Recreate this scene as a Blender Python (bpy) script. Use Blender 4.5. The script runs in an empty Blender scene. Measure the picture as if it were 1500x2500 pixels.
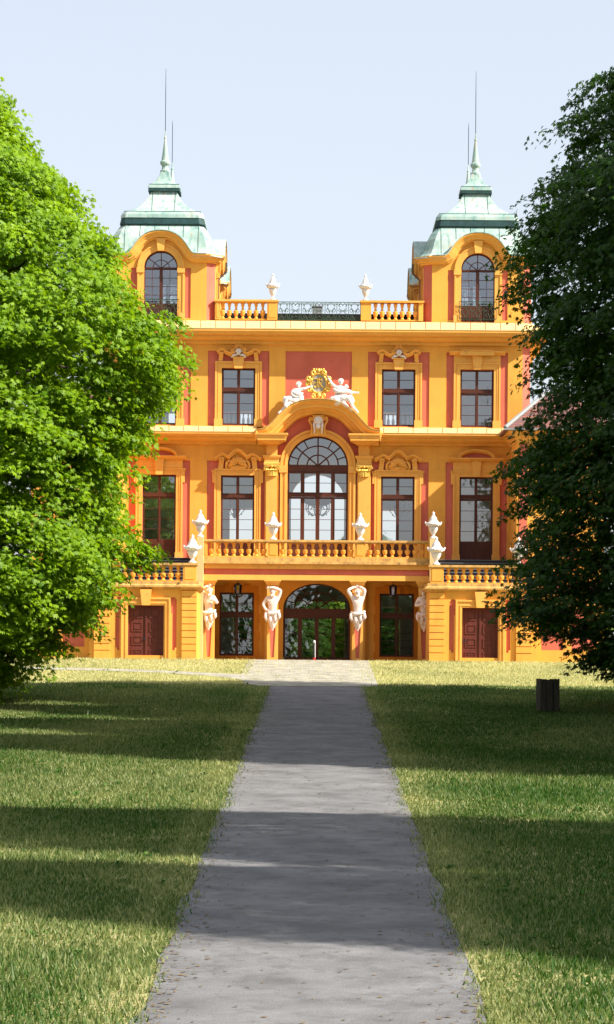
import bpy, bmesh, math, random
import numpy as np
from mathutils import Vector, Matrix, noise
from mathutils.geometry import tessellate_polygon
random.seed(7)
scn = bpy.context.scene
COL = scn.collection
R = math.radians
# ------------------------------------------------------------------ camera
D = 120.0          # camera to the palace front, metres
EYE = 0.24         # eye height above the palace doorstep
F = 6000.0 / 2500  # focal length in picture heights
cam = bpy.data.cameras.new("camera")
cam.sensor_fit = 'VERTICAL'; cam.sensor_height = 24; cam.lens = 24 * F
cam.clip_end = 6000; cam.clip_start = 0.5
camo = bpy.data.objects.new("camera", cam); COL.objects.link(camo)
camo.location = (0, -D, EYE); camo.rotation_euler = (R(90), R(-0.45), 0)
cam.shift_y = (1600 - 1250) / 2500.0
cam.shift_x = -(773 - 750) / 2500.0
scn.camera = camo
scn.render.resolution_x = 614; scn.render.resolution_y = 1024
# ------------------------------------------------------------------ light
SUN = Vector((-1.0, 0.43, -0.92)).normalized()      # the way the light travels
sun = bpy.data.lights.new("sun", 'SUN'); sun.energy = 3.5; sun.angle = R(0.55); sun.color = (1.0, 0.93, 0.82)
suno = bpy.data.objects.new("sun", sun); COL.objects.link(suno)
suno.rotation_euler = SUN.to_track_quat('-Z', 'Y').to_euler()
world = bpy.data.worlds.new("World"); scn.world = world; world.use_nodes = True
wn = world.node_tree; wn.nodes.clear()
wo = wn.nodes.new('ShaderNodeOutputWorld'); wb = wn.nodes.new('ShaderNodeBackground')
sky = wn.nodes.new('ShaderNodeTexSky'); sky.sky_type = 'NISHITA'; sky.sun_disc = False
sky.sun_elevation = math.asin(-SUN.z); sky.sun_rotation = math.atan2(-SUN.x, -SUN.y)
sky.air_density = 1.0; sky.dust_density = 2.2; sky.ozone_density = 2.2
wb.inputs[1].default_value = 0.085
hz = wn.nodes.new('ShaderNodeMix'); hz.data_type = 'RGBA'; hz.inputs[0].default_value = 0.62
hz.inputs[7].default_value = (4.05, 4.1, 4.2, 1)          # thin bright summer haze
wn.links.new(sky.outputs[0], hz.inputs[6]); wn.links.new(hz.outputs[2], wb.inputs[0]); wn.links.new(wb.outputs[0], wo.inputs[0])
scn.view_settings.view_transform = 'Standard'; scn.view_settings.look = 'None'
scn.view_settings.exposure = 1.45; scn.view_settings.gamma = 1.0
scn.render.engine = 'CYCLES'
scn.cycles.max_bounces = 8; scn.cycles.transparent_max_bounces = 12

# ------------------------------------------------------------------ materials
def newmat(name):
    m = bpy.data.materials.new(name); m.use_nodes = True
    nt = m.node_tree; b = nt.nodes['Principled BSDF']
    return m, nt, b
def N(nt, t, **kw):
    n = nt.nodes.new(t)
    for k, v in kw.items(): setattr(n, k, v)
    return n
def mottled(name, c, var=0.12, scale=0.8, rough=0.85, bump=0.15, fine=30, dirt=None, dirt_amt=0.0, stretch=(1, 1, 1), dirt_scale=1.2, spec=0.3, metallic=0, streak=0):
    """plaster / stone / wood: base colour with broad and fine mottling, optional stains"""
    m, nt, b = newmat(name)
    tc = N(nt, 'ShaderNodeTexCoord'); mp = N(nt, 'ShaderNodeMapping')
    geo = N(nt, 'ShaderNodeNewGeometry')
    mp.inputs['Scale'].default_value = stretch
    nt.links.new(geo.outputs['Position'], mp.inputs[0])
    n1 = N(nt, 'ShaderNodeTexNoise'); n1.inputs['Scale'].default_value = scale; n1.inputs['Detail'].default_value = 6
    n1.inputs['Roughness'].default_value = 0.65
    n2 = N(nt, 'ShaderNodeTexNoise'); n2.inputs['Scale'].default_value = fine; n2.inputs['Detail'].default_value = 3
    nt.links.new(mp.outputs[0], n1.inputs[0]); nt.links.new(mp.outputs[0], n2.inputs[0])
    mix = N(nt, 'ShaderNodeMix', data_type='RGBA')
    lo = [max(0, x * (1 - var)) for x in c]; hi = [min(1, x * (1 + var)) for x in c]
    mix.inputs[6].default_value = (*lo, 1); mix.inputs[7].default_value = (*hi, 1)
    add = N(nt, 'ShaderNodeMath', operation='MULTIPLY_ADD'); add.inputs[1].default_value = 0.3
    nt.links.new(n2.outputs[0], add.inputs[0]); nt.links.new(n1.outputs[0], add.inputs[2])
    mr = N(nt, 'ShaderNodeMapRange'); mr.inputs[1].default_value = 0.45; mr.inputs[2].default_value = 0.85
    nt.links.new(add.outputs[0], mr.inputs[0]); nt.links.new(mr.outputs[0], mix.inputs[0])
    out = mix.outputs[2]
    if dirt:
        n3 = N(nt, 'ShaderNodeTexNoise'); n3.inputs['Scale'].default_value = dirt_scale; n3.inputs['Detail'].default_value = 8; n3.inputs['Roughness'].default_value = 0.7
        nt.links.new(mp.outputs[0], n3.inputs[0])
        r3 = N(nt, 'ShaderNodeMapRange'); r3.inputs[1].default_value = 0.62 - dirt_amt * 0.3; r3.inputs[2].default_value = 0.75; r3.inputs[4].default_value = min(1, 0.45 + dirt_amt)
        nt.links.new(n3.outputs[0], r3.inputs[0])
        mx = N(nt, 'ShaderNodeMix', data_type='RGBA'); mx.inputs[7].default_value = (*dirt, 1)
        nt.links.new(out, mx.inputs[6]); nt.links.new(r3.outputs[0], mx.inputs[0]); out = mx.outputs[2]
    if streak:
        mp2 = N(nt, 'ShaderNodeMapping'); mp2.inputs['Scale'].default_value = (1.3, 1.3, 0.2); nt.links.new(geo.outputs['Position'], mp2.inputs[0])
        n4 = N(nt, 'ShaderNodeTexNoise'); n4.inputs['Scale'].default_value = 1.6; n4.inputs['Detail'].default_value = 7; n4.inputs['Roughness'].default_value = 0.6; nt.links.new(mp2.outputs[0], n4.inputs[0])
        r4 = N(nt, 'ShaderNodeMapRange'); r4.inputs[1].default_value = 0.5; r4.inputs[2].default_value = 0.78; r4.inputs[4].default_value = streak
        m4 = N(nt, 'ShaderNodeMix', data_type='RGBA', blend_type='MULTIPLY'); m4.inputs[7].default_value = (0.62, 0.55, 0.5, 1)
        nt.links.new(n4.outputs[0], r4.inputs[0]); nt.links.new(r4.outputs[0], m4.inputs[0]); nt.links.new(out, m4.inputs[6]); out = m4.outputs[2]
    nt.links.new(out, b.inputs['Base Color'])
    b.inputs['Roughness'].default_value = rough; b.inputs['Specular IOR Level'].default_value = spec; b.inputs['Metallic'].default_value = metallic
    if bump:
        bp = N(nt, 'ShaderNodeBump'); bp.inputs['Strength'].default_value = bump; bp.inputs['Distance'].default_value = 0.02
        nt.links.new(n2.outputs[0], bp.inputs['Height']); nt.links.new(bp.outputs[0], b.inputs['Normal'])
    return m
YEL = (0.79, 0.375, 0.062)
M = {}
M['yellow'] = mottled('ochre_plaster', YEL, 0.10, 0.5, dirt=(0.5, 0.24, 0.06), dirt_amt=0.2, dirt_scale=0.9, streak=0.28)
M['trim'] = mottled('ochre_trim', (0.81, 0.405, 0.085), 0.08, 1.5, dirt=(0.40, 0.2, 0.07), dirt_amt=0.2, dirt_scale=3, streak=0.25)
M['orange'] = mottled('orange_plaster', (0.62, 0.22, 0.02), 0.07, 1.0)
M['red'] = mottled('red_plaster', (0.60, 0.15, 0.095), 0.12, 0.7, dirt=(0.38, 0.09, 0.06), dirt_amt=0.2, streak=0.25)
M['joint'] = mottled('red_joint', (0.5, 0.1, 0.03), 0.05, 2)
M['cream'] = mottled('cream_coping', (0.70, 0.47, 0.21), 0.08, 1.5, dirt=(0.5, 0.3, 0.13), dirt_amt=0.1, dirt_scale=2)
M['slab'] = mottled('stained_stone', (0.62, 0.36, 0.11), 0.2, 2.0, dirt=(0.13, 0.09, 0.05), dirt_amt=0.45, stretch=(1.6, 1.6, 0.5), dirt_scale=2.2)
M['white'] = mottled('white_stone', (0.76, 0.71, 0.68), 0.08, 4.0, rough=0.8, dirt=(0.30, 0.26, 0.22), dirt_amt=0.28, dirt_scale=5, fine=60)
M['pink'] = mottled('pinkish_stone', (0.76, 0.62, 0.55), 0.08, 4.0, rough=0.7, dirt=(0.34, 0.25, 0.2), dirt_amt=0.34, dirt_scale=5, fine=60)
M['wood'] = mottled('brown_wood', (0.085, 0.026, 0.014), 0.2, 3, rough=0.45, stretch=(4, 4, 0.6), bump=0.05)
M['wood_door'] = mottled('brown_door', (0.12, 0.028, 0.02), 0.3, 2, rough=0.5, stretch=(5, 5, 0.6), bump=0.1)
M['gold'] = mottled('gilding', (0.85, 0.52, 0.10), 0.25, 8, rough=0.38, dirt=(0.35, 0.16, 0.03), dirt_amt=0.3, dirt_scale=12, metallic=0.55, spec=0.5)
M['oval'] = mottled('grey_stone', (0.36, 0.33, 0.28), 0.1, 6)
M['iron'] = mottled('green_iron', (0.03, 0.065, 0.04), 0.2, 5, rough=0.5, bump=0)
M['dark'] = mottled('dark_metal', (0.025, 0.027, 0.04), 0.2, 5, rough=0.5, bump=0)
M['tar'] = mottled('tar_roof', (0.01, 0.009, 0.008), 0.2, 3, rough=0.9)
M['inner'] = mottled('inner_plaster', (0.72, 0.72, 0.71), 0.05, 1)
M['floor'] = mottled('inner_floor', (0.12, 0.09, 0.07), 0.2, 1)
M['step'] = mottled('dark_steps', (0.045, 0.04, 0.045), 0.3, 4)
M['chimney'] = mottled('grey_masonry', (0.25, 0.27, 0.27), 0.15, 4)
M['binwood'] = mottled('weathered_wood', (0.06, 0.048, 0.035), 0.3, 4, stretch=(3, 3, 0.5))
M['bark'] = mottled('bark', (0.085, 0.065, 0.05), 0.4, 3, stretch=(4, 4, 0.7), bump=0.8, fine=12)
M['post_red'] = mottled('red_paint', (0.45, 0.03, 0.03), 0.1, 5)
M['post_white'] = mottled('white_paint', (0.7, 0.68, 0.66), 0.1, 5)

def copper():
    m, nt, b = newmat('green_copper')
    geo = N(nt, 'ShaderNodeNewGeometry')
    def noise_(scale, st, det=6):
        mp = N(nt, 'ShaderNodeMapping'); mp.inputs['Scale'].default_value = st
        nt.links.new(geo.outputs['Position'], mp.inputs[0])
        n = N(nt, 'ShaderNodeTexNoise'); n.inputs['Scale'].default_value = scale; n.inputs['Detail'].default_value = det
        nt.links.new(mp.outputs[0], n.inputs[0]); return n
    a = noise_(0.9, (1, 1, 1)); s = noise_(2.2, (2.2, 2.2, 0.22)); c = noise_(1.7, (3.0, 3.0, 0.12), 4)
    m1 = N(nt, 'ShaderNodeMix', data_type='RGBA'); m1.inputs[6].default_value = (0.25, 0.37, 0.33, 1); m1.inputs[7].default_value = (0.43, 0.52, 0.47, 1)
    r1 = N(nt, 'ShaderNodeMapRange'); r1.inputs[1].default_value = 0.35; r1.inputs[2].default_value = 0.62
    nt.links.new(a.outputs[0], r1.inputs[0]); nt.links.new(r1.outputs[0], m1.inputs[0])
    r2 = N(nt, 'ShaderNodeMapRange'); r2.inputs[1].default_value = 0.50; r2.inputs[2].default_value = 0.72; r2.inputs[4].default_value = 0.7
    m2 = N(nt, 'ShaderNodeMix', data_type='RGBA'); m2.inputs[7].default_value = (0.07, 0.20, 0.19, 1)
    nt.links.new(s.outputs[0], r2.inputs[0]); nt.links.new(r2.outputs[0], m2.inputs[0]); nt.links.new(m1.outputs[2], m2.inputs[6])
    r3 = N(nt, 'ShaderNodeMapRange'); r3.inputs[1].default_value = 0.61; r3.inputs[2].default_value = 0.74; r3.inputs[4].default_value = 0.6
    m3 = N(nt, 'ShaderNodeMix', data_type='RGBA'); m3.inputs[7].default_value = (0.45, 0.25, 0.12, 1)
    nt.links.new(c.outputs[0], r3.inputs[0]); nt.links.new(r3.outputs[0], m3.inputs[0]); nt.links.new(m2.outputs[2], m3.inputs[6])
    nt.links.new(m3.outputs[2], b.inputs['Base Color']); b.inputs['Roughness'].default_value = 0.6; b.inputs['Specular IOR Level'].default_value = 0.35
    return m
M['copper'] = copper()
M['seam'] = mottled('copper_seam', (0.06, 0.13, 0.12), 0.2, 4, bump=0)
M['copper_shade'] = mottled('shaded_copper', (0.012, 0.045, 0.045), 0.5, 2, rough=0.6, bump=0)  # shade under the eaves put into the copper colour

def glass():
    m = bpy.data.materials.new('window_glass'); m.use_nodes = True
    nt = m.node_tree; nt.nodes.clear()
    o = N(nt, 'ShaderNodeOutputMaterial'); mx = N(nt, 'ShaderNodeMixShader')
    t = N(nt, 'ShaderNodeBsdfTransparent'); t.inputs[0].default_value = (0.93, 0.95, 0.96, 1)
    g = N(nt, 'ShaderNodeBsdfGlossy'); g.inputs['Roughness'].default_value = 0.0; g.inputs['Color'].default_value = (0.9, 0.93, 1, 1)
    fr = N(nt, 'ShaderNodeFresnel'); fr.inputs[0].default_value = 1.5
    ad = N(nt, 'ShaderNodeMath', operation='ADD'); ad.inputs[1].default_value = 0.21
    ns = N(nt, 'ShaderNodeTexNoise'); ns.inputs['Scale'].default_value = 1.3; geo = N(nt, 'ShaderNodeNewGeometry')
    nt.links.new(geo.outputs['Position'], ns.inputs[0])
    bp = N(nt, 'ShaderNodeBump'); bp.inputs['Strength'].default_value = 0.35; bp.inputs['Distance'].default_value = 0.02
    nt.links.new(ns.outputs[0], bp.inputs['Height']); nt.links.new(bp.outputs[0], g.inputs['Normal'])
    nt.links.new(fr.outputs[0], ad.inputs[0]); nt.links.new(ad.outputs[0], mx.inputs[0])
    nt.links.new(t.outputs[0], mx.inputs[1]); nt.links.new(g.outputs[0], mx.inputs[2]); nt.links.new(mx.outputs[0], o.inputs[0])
    return m
M['glass'] = glass()

def tiles():
    m, nt, b = newmat('roof_tiles')
    geo = N(nt, 'ShaderNodeNewGeometry'); tc = N(nt, 'ShaderNodeTexCoord')
    sp = N(nt, 'ShaderNodeSeparateXYZ'); nt.links.new(geo.outputs['Position'], sp.inputs[0])
    ad = N(nt, 'ShaderNodeMath', operation='ADD'); nt.links.new(sp.outputs[0], ad.inputs[0]); nt.links.new(sp.outputs[1], ad.inputs[1])
    cb = N(nt, 'ShaderNodeCombineXYZ'); nt.links.new(ad.outputs[0], cb.inputs[0]); nt.links.new(sp.outputs[2], cb.inputs[1])
    br = N(nt, 'ShaderNodeTexBrick'); br.inputs['Scale'].default_value = 1; br.inputs['Brick Width'].default_value = 0.2; br.inputs['Row Height'].default_value = 0.13
    br.inputs['Mortar Size'].default_value = 0.012; br.inputs['Color1'].default_value = (0.28, 0.10, 0.07, 1); br.inputs['Color2'].default_value = (0.17, 0.085, 0.08, 1); br.inputs['Mortar'].default_value = (0.05, 0.03, 0.03, 1)
    nt.links.new(cb.outputs[0], br.inputs[0]); nt.links.new(br.outputs[0], b.inputs['Base Color']); b.inputs['Roughness'].default_value = 0.8
    return m
M['tiles'] = tiles()

def leafmat(name, a, c, trans):
    m = bpy.data.materials.new(name); m.use_nodes = True
    nt = m.node_tree; nt.nodes.clear()
    o = N(nt, 'ShaderNodeOutputMaterial')
    at = N(nt, 'ShaderNodeAttribute'); at.attribute_name = 'tint'
    mix = N(nt, 'ShaderNodeMix', data_type='RGBA'); mix.inputs[6].default_value = (*a, 1); mix.inputs[7].default_value = (*c, 1)
    nt.links.new(at.outputs['Fac'], mix.inputs[0])
    d = N(nt, 'ShaderNodeBsdfPrincipled'); d.inputs['Roughness'].default_value = 0.5; d.inputs['Specular IOR Level'].default_value = 0.28
    t = N(nt, 'ShaderNodeBsdfTranslucent')
    hs = N(nt, 'ShaderNodeMix', data_type='RGBA', blend_type='MULTIPLY'); hs.inputs[0].default_value = 1; hs.inputs[7].default_value = (*trans, 1)
    nt.links.new(mix.outputs[2], hs.inputs[6]); nt.links.new(hs.outputs[2], t.inputs[0]); nt.links.new(mix.outputs[2], d.inputs['Base Color'])
    ms = N(nt, 'ShaderNodeMixShader'); ms.inputs[0].default_value = 0.38
    nt.links.new(d.outputs[0], ms.inputs[1]); nt.links.new(t.outputs[0], ms.inputs[2]); nt.links.new(ms.outputs[0], o.inputs[0])
    return m
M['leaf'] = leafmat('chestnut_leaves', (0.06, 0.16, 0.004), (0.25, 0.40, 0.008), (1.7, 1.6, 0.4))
M['leaf_shade'] = leafmat('shaded_chestnut_leaves', (0.010, 0.040, 0.004), (0.050, 0.115, 0.008), (1.5, 1.7, 0.6))  # same chestnut leaves, the right crown's shade put into the colour
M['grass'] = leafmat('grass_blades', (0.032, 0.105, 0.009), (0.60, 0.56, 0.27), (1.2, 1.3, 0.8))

# ------------------------------------------------------------------ object helpers
def finish(bm, name, m, parent=None, smooth=False, loc=None, recalc=True):
    if recalc: bmesh.ops.recalc_face_normals(bm, faces=bm.faces[:])
    me = bpy.data.meshes.new(name); bm.to_mesh(me); bm.free()
    for mm in (m if isinstance(m, (list, tuple)) else [m]): me.materials.append(mm)
    if smooth: me.shade_smooth()
    o = bpy.data.objects.new(name, me); COL.objects.link(o)
    if parent: o.parent = parent
    if loc: o.location = loc
    return o
def tag(o, label=None, cat=None, group=None, kind=None):
    if label: o['label'] = label
    if cat: o['category'] = cat
    if group: o['group'] = group
    if kind: o['kind'] = kind
    return o
def empty(name, loc=(0, 0, 0)):
    o = bpy.data.objects.new(name, None); COL.objects.link(o); o.location = loc; o.empty_display_size = 0.3; return o
def copyof(o, parent=None, loc=None, rot=None, scale=None):
    c = o.copy(); COL.objects.link(c); c.parent = parent
    if loc is not None: c.location = loc
    if rot is not None: c.rotation_euler = rot
    if scale is not None: c.scale = scale
    return c
def copytree(o, loc=None, rot=None, scale=None):
    c = copyof(o, None, loc, rot, scale)
    for ch in [x for x in bpy.data.objects if x.parent == o]:
        d = copyof(ch, c)
        for g in [x for x in bpy.data.objects if x.parent == ch]: copyof(g, d)
    return c
k = 0.02
def X(U, y=0.0): return U * k * (1 + y / D)
def Z(H, y=0.0): return EYE + (H - 12) * k * (1 + y / D)
def pts(l, y=0.0): return [(X(u, y), Z(h, y)) for u, h in l]

def box(bm, x0, x1, y0, y1, z0, z1, mi=0):
    v = [bm.verts.new(p) for p in ((x0,y0,z0),(x1,y0,z0),(x1,y1,z0),(x0,y1,z0),(x0,y0,z1),(x1,y0,z1),(x1,y1,z1),(x0,y1,z1))]
    for f in ((0,3,2,1),(4,5,6,7),(0,1,5,4),(1,2,6,5),(2,3,7,6),(3,0,4,7)):
        bm.faces.new([v[i] for i in f]).material_index = mi
def bboxU(bm, U0, U1, H0, H1, y0, y1, mi=0):   # box from picture-scale units at its front depth
    box(bm, X(U0, y0), X(U1, y0), y0, y1, Z(H0, y0), Z(H1, y0), mi)
def plate(bm, outer, holes, y0, y1, mi=0):
    loops = [outer] + list(holes)
    tris = tessellate_polygon([[Vector((x, z, 0)) for x, z in l] for l in loops])
    flat = [p for l in loops for p in l]
    a = [bm.verts.new((x, y0, z)) for x, z in flat]; b = [bm.verts.new((x, y1, z)) for x, z in flat]
    for t in tris:
        try:
            bm.faces.new([a[i] for i in t]).material_index = mi
            bm.faces.new([b[i] for i in reversed(t)]).material_index = mi
        except ValueError: pass
    i0 = 0
    for l in loops:
        n = len(l)
        for i in range(n):
            p, q = i0 + i, i0 + (i + 1) % n
            try: bm.faces.new((a[p], a[q], b[q], b[p])).material_index = mi
            except ValueError: pass
        i0 += n
def rect(u0, u1, h0, h1, y=0.0): return pts([(u0, h0), (u1, h0), (u1, h1), (u0, h1)], y)
def arch(u, hw, h0, hs, rise=None, n=20, y=0.0):
    rise = hw if rise is None else rise
    l = [(u - hw, h0), (u + hw, h0)] + [(u + hw * math.cos(math.pi * i / n), hs + rise * math.sin(math.pi * i / n)) for i in range(n + 1)]
    return pts(l, y)
def sweep_plane(bm, path, prof, y, ends=(0, 0), close_prof=True, mi=0):
    """profile (a outwards -y, b along in-plane normal) along (x,z) path"""
    n = len(path); rings = []
    for i, p in enumerate(path):
        p = Vector(p)
        t0 = (p - Vector(path[i - 1])).normalized() if i > 0 else None
        t1 = (Vector(path[i + 1]) - p).normalized() if i < n - 1 else None
        if t0 is None: t0 = t1
        if t1 is None: t1 = t0
        n0 = Vector((-t0.y, t0.x)); n1 = Vector((-t1.y, t1.x)); nn = (n0 + n1).normalized(); c = max(0.5, nn.dot(n0)); nn = nn / c
        ring = []
        for a, b in prof:
            s = 0
            if i == 0: s = -a * ends[0]
            if i == n - 1: s = a * ends[1]
            ring.append(bm.verts.new((p.x + nn.x * b + s, y - a, p.y + nn.y * b)))
        rings.append(ring)
    m = len(prof)
    for i in range(n - 1):
        for j in range(m if close_prof else m - 1):
            q = (j + 1) % m
            bm.faces.new((rings[i][j], rings[i + 1][j], rings[i + 1][q], rings[i][q])).material_index = mi
    if close_prof:
        bm.faces.new(rings[0]).material_index = mi; bm.faces.new(list(reversed(rings[-1]))).material_index = mi
def sweep_plan(bm, path, prof, closed=False, mi=0):
    """profile (out, z) along a plan path (x,y) walked with the outside on the right"""
    n = len(path); rings = []
    for i, p in enumerate(path):
        p = Vector(p)
        pv = Vector(path[i - 1]) if (i > 0 or closed) else None
        nx = Vector(path[(i + 1) % n]) if (i < n - 1 or closed) else None
        t0 = (p - pv).normalized() if pv is not None else None
        t1 = (nx - p).normalized() if nx is not None else None
        if t0 is None: t0 = t1
        if t1 is None: t1 = t0
        n0 = Vector((t0.y, -t0.x)); n1 = Vector((t1.y, -t1.x)); nn = (n0 + n1).normalized(); nn = nn / max(0.4, nn.dot(n0))
        rings.append([bm.verts.new((p.x + nn.x * a, p.y + nn.y * a, z)) for a, z in prof])
    m = len(prof)
    for i in range(n if closed else n - 1):
        r0, r1 = rings[i], rings[(i + 1) % n]
        for j in range(m):
            q = (j + 1) % m
            bm.faces.new((r0[j], r1[j], r1[q], r0[q])).material_index = mi
    if not closed:
        bm.faces.new(rings[0]).material_index = mi; bm.faces.new(list(reversed(rings[-1]))).material_index = mi
def lathe(bm, prof, c=(0, 0, 0), seg=16, mod=None, sx=1, sy=1, mi=0):
    rings = []
    for r, z in prof:
        rings.append([bm.verts.new((c[0] + sx * r * (mod(i / seg * 2 * math.pi, z) if mod else 1) * math.cos(i / seg * 2 * math.pi),
                                    c[1] + sy * r * (mod(i / seg * 2 * math.pi, z) if mod else 1) * math.sin(i / seg * 2 * math.pi), c[2] + z)) for i in range(seg)])
    for a, b in zip(rings, rings[1:]):
        for i in range(seg):
            j = (i + 1) % seg
            bm.faces.new((a[i], a[j], b[j], b[i])).material_index = mi
    bm.faces.new(list(reversed(rings[0]))).material_index = mi; bm.faces.new(rings[-1]).material_index = mi
def tube(bm, P, r, seg=6, mi=0):
    P = [Vector(p) for p in P]; rings = []
    rr = r if isinstance(r, (list, tuple)) else [r] * len(P)
    up = Vector((0, 1, 0.01)).normalized()
    for i, p in enumerate(P):
        t = ((P[i + 1] - p) if i < len(P) - 1 else (p - P[i - 1])).normalized()
        if 0 < i < len(P) - 1: t = (P[i + 1] - P[i - 1]).normalized()
        a = t.cross(up)
        if a.length < 1e-3: a = t.cross(Vector((1, 0, 0)))
        a.normalize(); b = t.cross(a)
        rings.append([bm.verts.new(p + rr[i] * (math.cos(2 * math.pi * q / seg) * a + math.sin(2 * math.pi * q / seg) * b)) for q in range(seg)])
    for a, b in zip(rings, rings[1:]):
        for i in range(seg): bm.faces.new((a[i], a[(i + 1) % seg], b[(i + 1) % seg], b[i])).material_index = mi
    bm.faces.new(rings[0]).material_index = mi; bm.faces.new(list(reversed(rings[-1]))).material_index = mi
def blob(bm, c, r, seg=10, mi=0):
    rx, ry, rz = (r, r, r) if not isinstance(r, (tuple, list)) else r
    m = Matrix.Translation(c) @ Matrix.Diagonal((rx, ry, rz, 1))
    for v in bmesh.ops.create_uvsphere(bm, u_segments=seg, v_segments=max(5, seg // 2 + 1), radius=1, matrix=m)['verts']:
        for f in v.link_faces: f.material_index = mi
def skin(name, nodes, edges, m, parent=None, loc=None, root=None, sub=2):
    names = list(nodes); me = bpy.data.meshes.new(name)
    me.from_pydata([nodes[n][0] for n in names], [(names.index(a), names.index(b)) for a, b in edges], [])
    me.materials.append(m)
    o = bpy.data.objects.new(name, me); COL.objects.link(o)
    md = o.modifiers.new('skin', 'SKIN'); md.use_smooth_shade = True
    for i, n in enumerate(names):
        r = nodes[n][1]; r = r if isinstance(r, tuple) else (r, r)
        me.skin_vertices[0].data[i].radius = r
        me.skin_vertices[0].data[i].use_root = (n == root)
    s = o.modifiers.new('sub', 'SUBSURF'); s.levels = sub; s.render_levels = sub
    if parent: o.parent = parent
    if loc: o.location = loc
    return o

# ------------------------------------------------------------------ ground
def gz(y):
    """height of the ground: level round the palace, then falling towards the camera"""
    if y > -9: return 0.0
    if y > -26.7: return -0.93 * ((-9 - y) / 17.7)
    return -0.93 - 0.0354 * (-26.7 - y)
def gdist(Y): return 26808.0 / (Y - 1388)         # plane of the drive
def groundmat():
    m, nt, b = newmat('lawn_soil')
    geo = N(nt, 'ShaderNodeNewGeometry')
    n1 = N(nt, 'ShaderNodeTexNoise'); n1.inputs['Scale'].default_value = 0.35; n1.inputs['Detail'].default_value = 7; n1.inputs['Roughness'].default_value = .65
    n2 = N(nt, 'ShaderNodeTexNoise'); n2.inputs['Scale'].default_value = 9; n2.inputs['Detail'].default_value = 5
    nt.links.new(geo.outputs['Position'], n1.inputs[0]); nt.links.new(geo.outputs['Position'], n2.inputs[0])
    cr = N(nt, 'ShaderNodeValToRGB'); e = cr.color_ramp.elements
    e[0].position = 0.36; e[0].color = (0.03, 0.06, 0.012, 1); e[1].position = 0.62; e[1].color = (0.36, 0.32, 0.15, 1)
    x = cr.color_ramp.elements.new(0.48); x.color = (0.08, 0.11, 0.025, 1)
    ad = N(nt, 'ShaderNodeMath', operation='MULTIPLY_ADD'); ad.inputs[1].default_value = 0.35; 
    sb = N(nt, 'ShaderNodeMath', operation='SUBTRACT'); sb.inputs[1].default_value = 0.17
    nt.links.new(n2.outputs[0], ad.inputs[0]); nt.links.new(n1.outputs[0], ad.inputs[2]); nt.links.new(ad.outputs[0], sb.inputs[0]); sp_ = N(nt, 'ShaderNodeSeparateXYZ'); nt.links.new(geo.outputs['Position'], sp_.inputs[0])
    dy = N(nt, 'ShaderNodeMapRange'); dy.inputs[1].default_value = -29; dy.inputs[2].default_value = -23; dy.inputs[4].default_value = .16  # drier soil by the palace, lightened further for the sunlit band
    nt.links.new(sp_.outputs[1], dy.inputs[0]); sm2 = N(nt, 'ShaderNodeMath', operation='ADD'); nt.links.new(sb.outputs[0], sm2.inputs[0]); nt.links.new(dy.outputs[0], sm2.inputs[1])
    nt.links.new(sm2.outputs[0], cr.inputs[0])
    nt.links.new(cr.outputs[0], b.inputs['Base Color']); b.inputs['Roughness'].default_value = 1; b.inputs['Specular IOR Level'].default_value = 0.1
    bp = N(nt, 'ShaderNodeBump'); bp.inputs['Strength'].default_value = .5; bp.inputs['Distance'].default_value = .05
    nt.links.new(n2.outputs[0], bp.inputs['Height']); nt.links.new(bp.outputs[0], b.inputs['Normal'])
    return m
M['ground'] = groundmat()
M['asphalt'] = mottled('asphalt', (0.165, 0.163, 0.168), 0.3, 0.9, rough=0.9, fine=45, bump=0.4, dirt=(0.075, 0.072, 0.075), dirt_amt=0.4, dirt_scale=2.3)
M['gravel'] = mottled('pale_gravel', (0.33, 0.31, 0.25), 0.4, 1.5, rough=1, fine=30, bump=0.8, dirt=(0.22, 0.23, 0.12), dirt_amt=0.2)
def strip(name, ys, x0, x1, lift, m):
    bm = bmesh.new(); prev = None
    for y in ys:
        z = gz(y) + lift
        a, b = bm.verts.new((x0(y), y, z)), bm.verts.new((x1(y), y, z))
        if prev: bm.faces.new((prev[0], prev[1], b, a))
        prev = (a, b)
    return finish(bm, name, m, recalc=False)
gy = [-600, -120, -100, -80, -60, -40, -26.7, -9, 200, 3000]
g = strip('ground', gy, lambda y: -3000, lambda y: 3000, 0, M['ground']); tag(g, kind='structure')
yl = [-118 + i * 1.0 for i in range(0, 92)] + [-26.7]
def wob(y, s): return 0.12 * noise.noise(Vector((y * 0.45, s, 0))) + 0.09 * noise.noise(Vector((y * 2.1, s, 3)))
pth = strip('path', yl, lambda y: -1.75 + wob(y, 1), lambda y: 1.75 + wob(y, 5), 0.012, M['asphalt']); tag(pth, kind='structure')
# gravel forecourt, and the narrow gravel walk crossing in front of the lawn on the left
yf = [-30 + 0.5 * i for i in range(0, 54)]
def fx(y):
    t = (y + 26) / 20; return 2.05 + (0.35 * (1 - max(0, min(1, t)))) + (0.6 * max(0, (-25.2 - y)) if y < -25.2 else 0)
fc = strip('forecourt', [y for y in yf if y > -27.2] + [-0.2], lambda y: -2.75 - 0.3 * max(0, min(1, (y + 27) / 6)) + 0.8*max(0,min(1,(-25.5-y)/2)), lambda y: 2.35 + .2 * wob(y, 9), 0.020, M['gravel']); tag(fc, kind='structure')
bm = bmesh.new(); pr = None
for i in range(41):
    t = i / 40; x = -2.4 - 17 * t; yc = -22.4 + 6.5 * (1 - math.exp(-17 * t / 4.5))
    hw = 0.8 + 1.6 * math.exp(-17 * t / 1.2)
    a = bm.verts.new((x, yc - hw, gz(yc - hw) + .016)); b = bm.verts.new((x, yc + hw, gz(yc + hw) + .016))
    if pr: bm.faces.new((pr[0], a, b, pr[1]))
    pr = (a, b)
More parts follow.
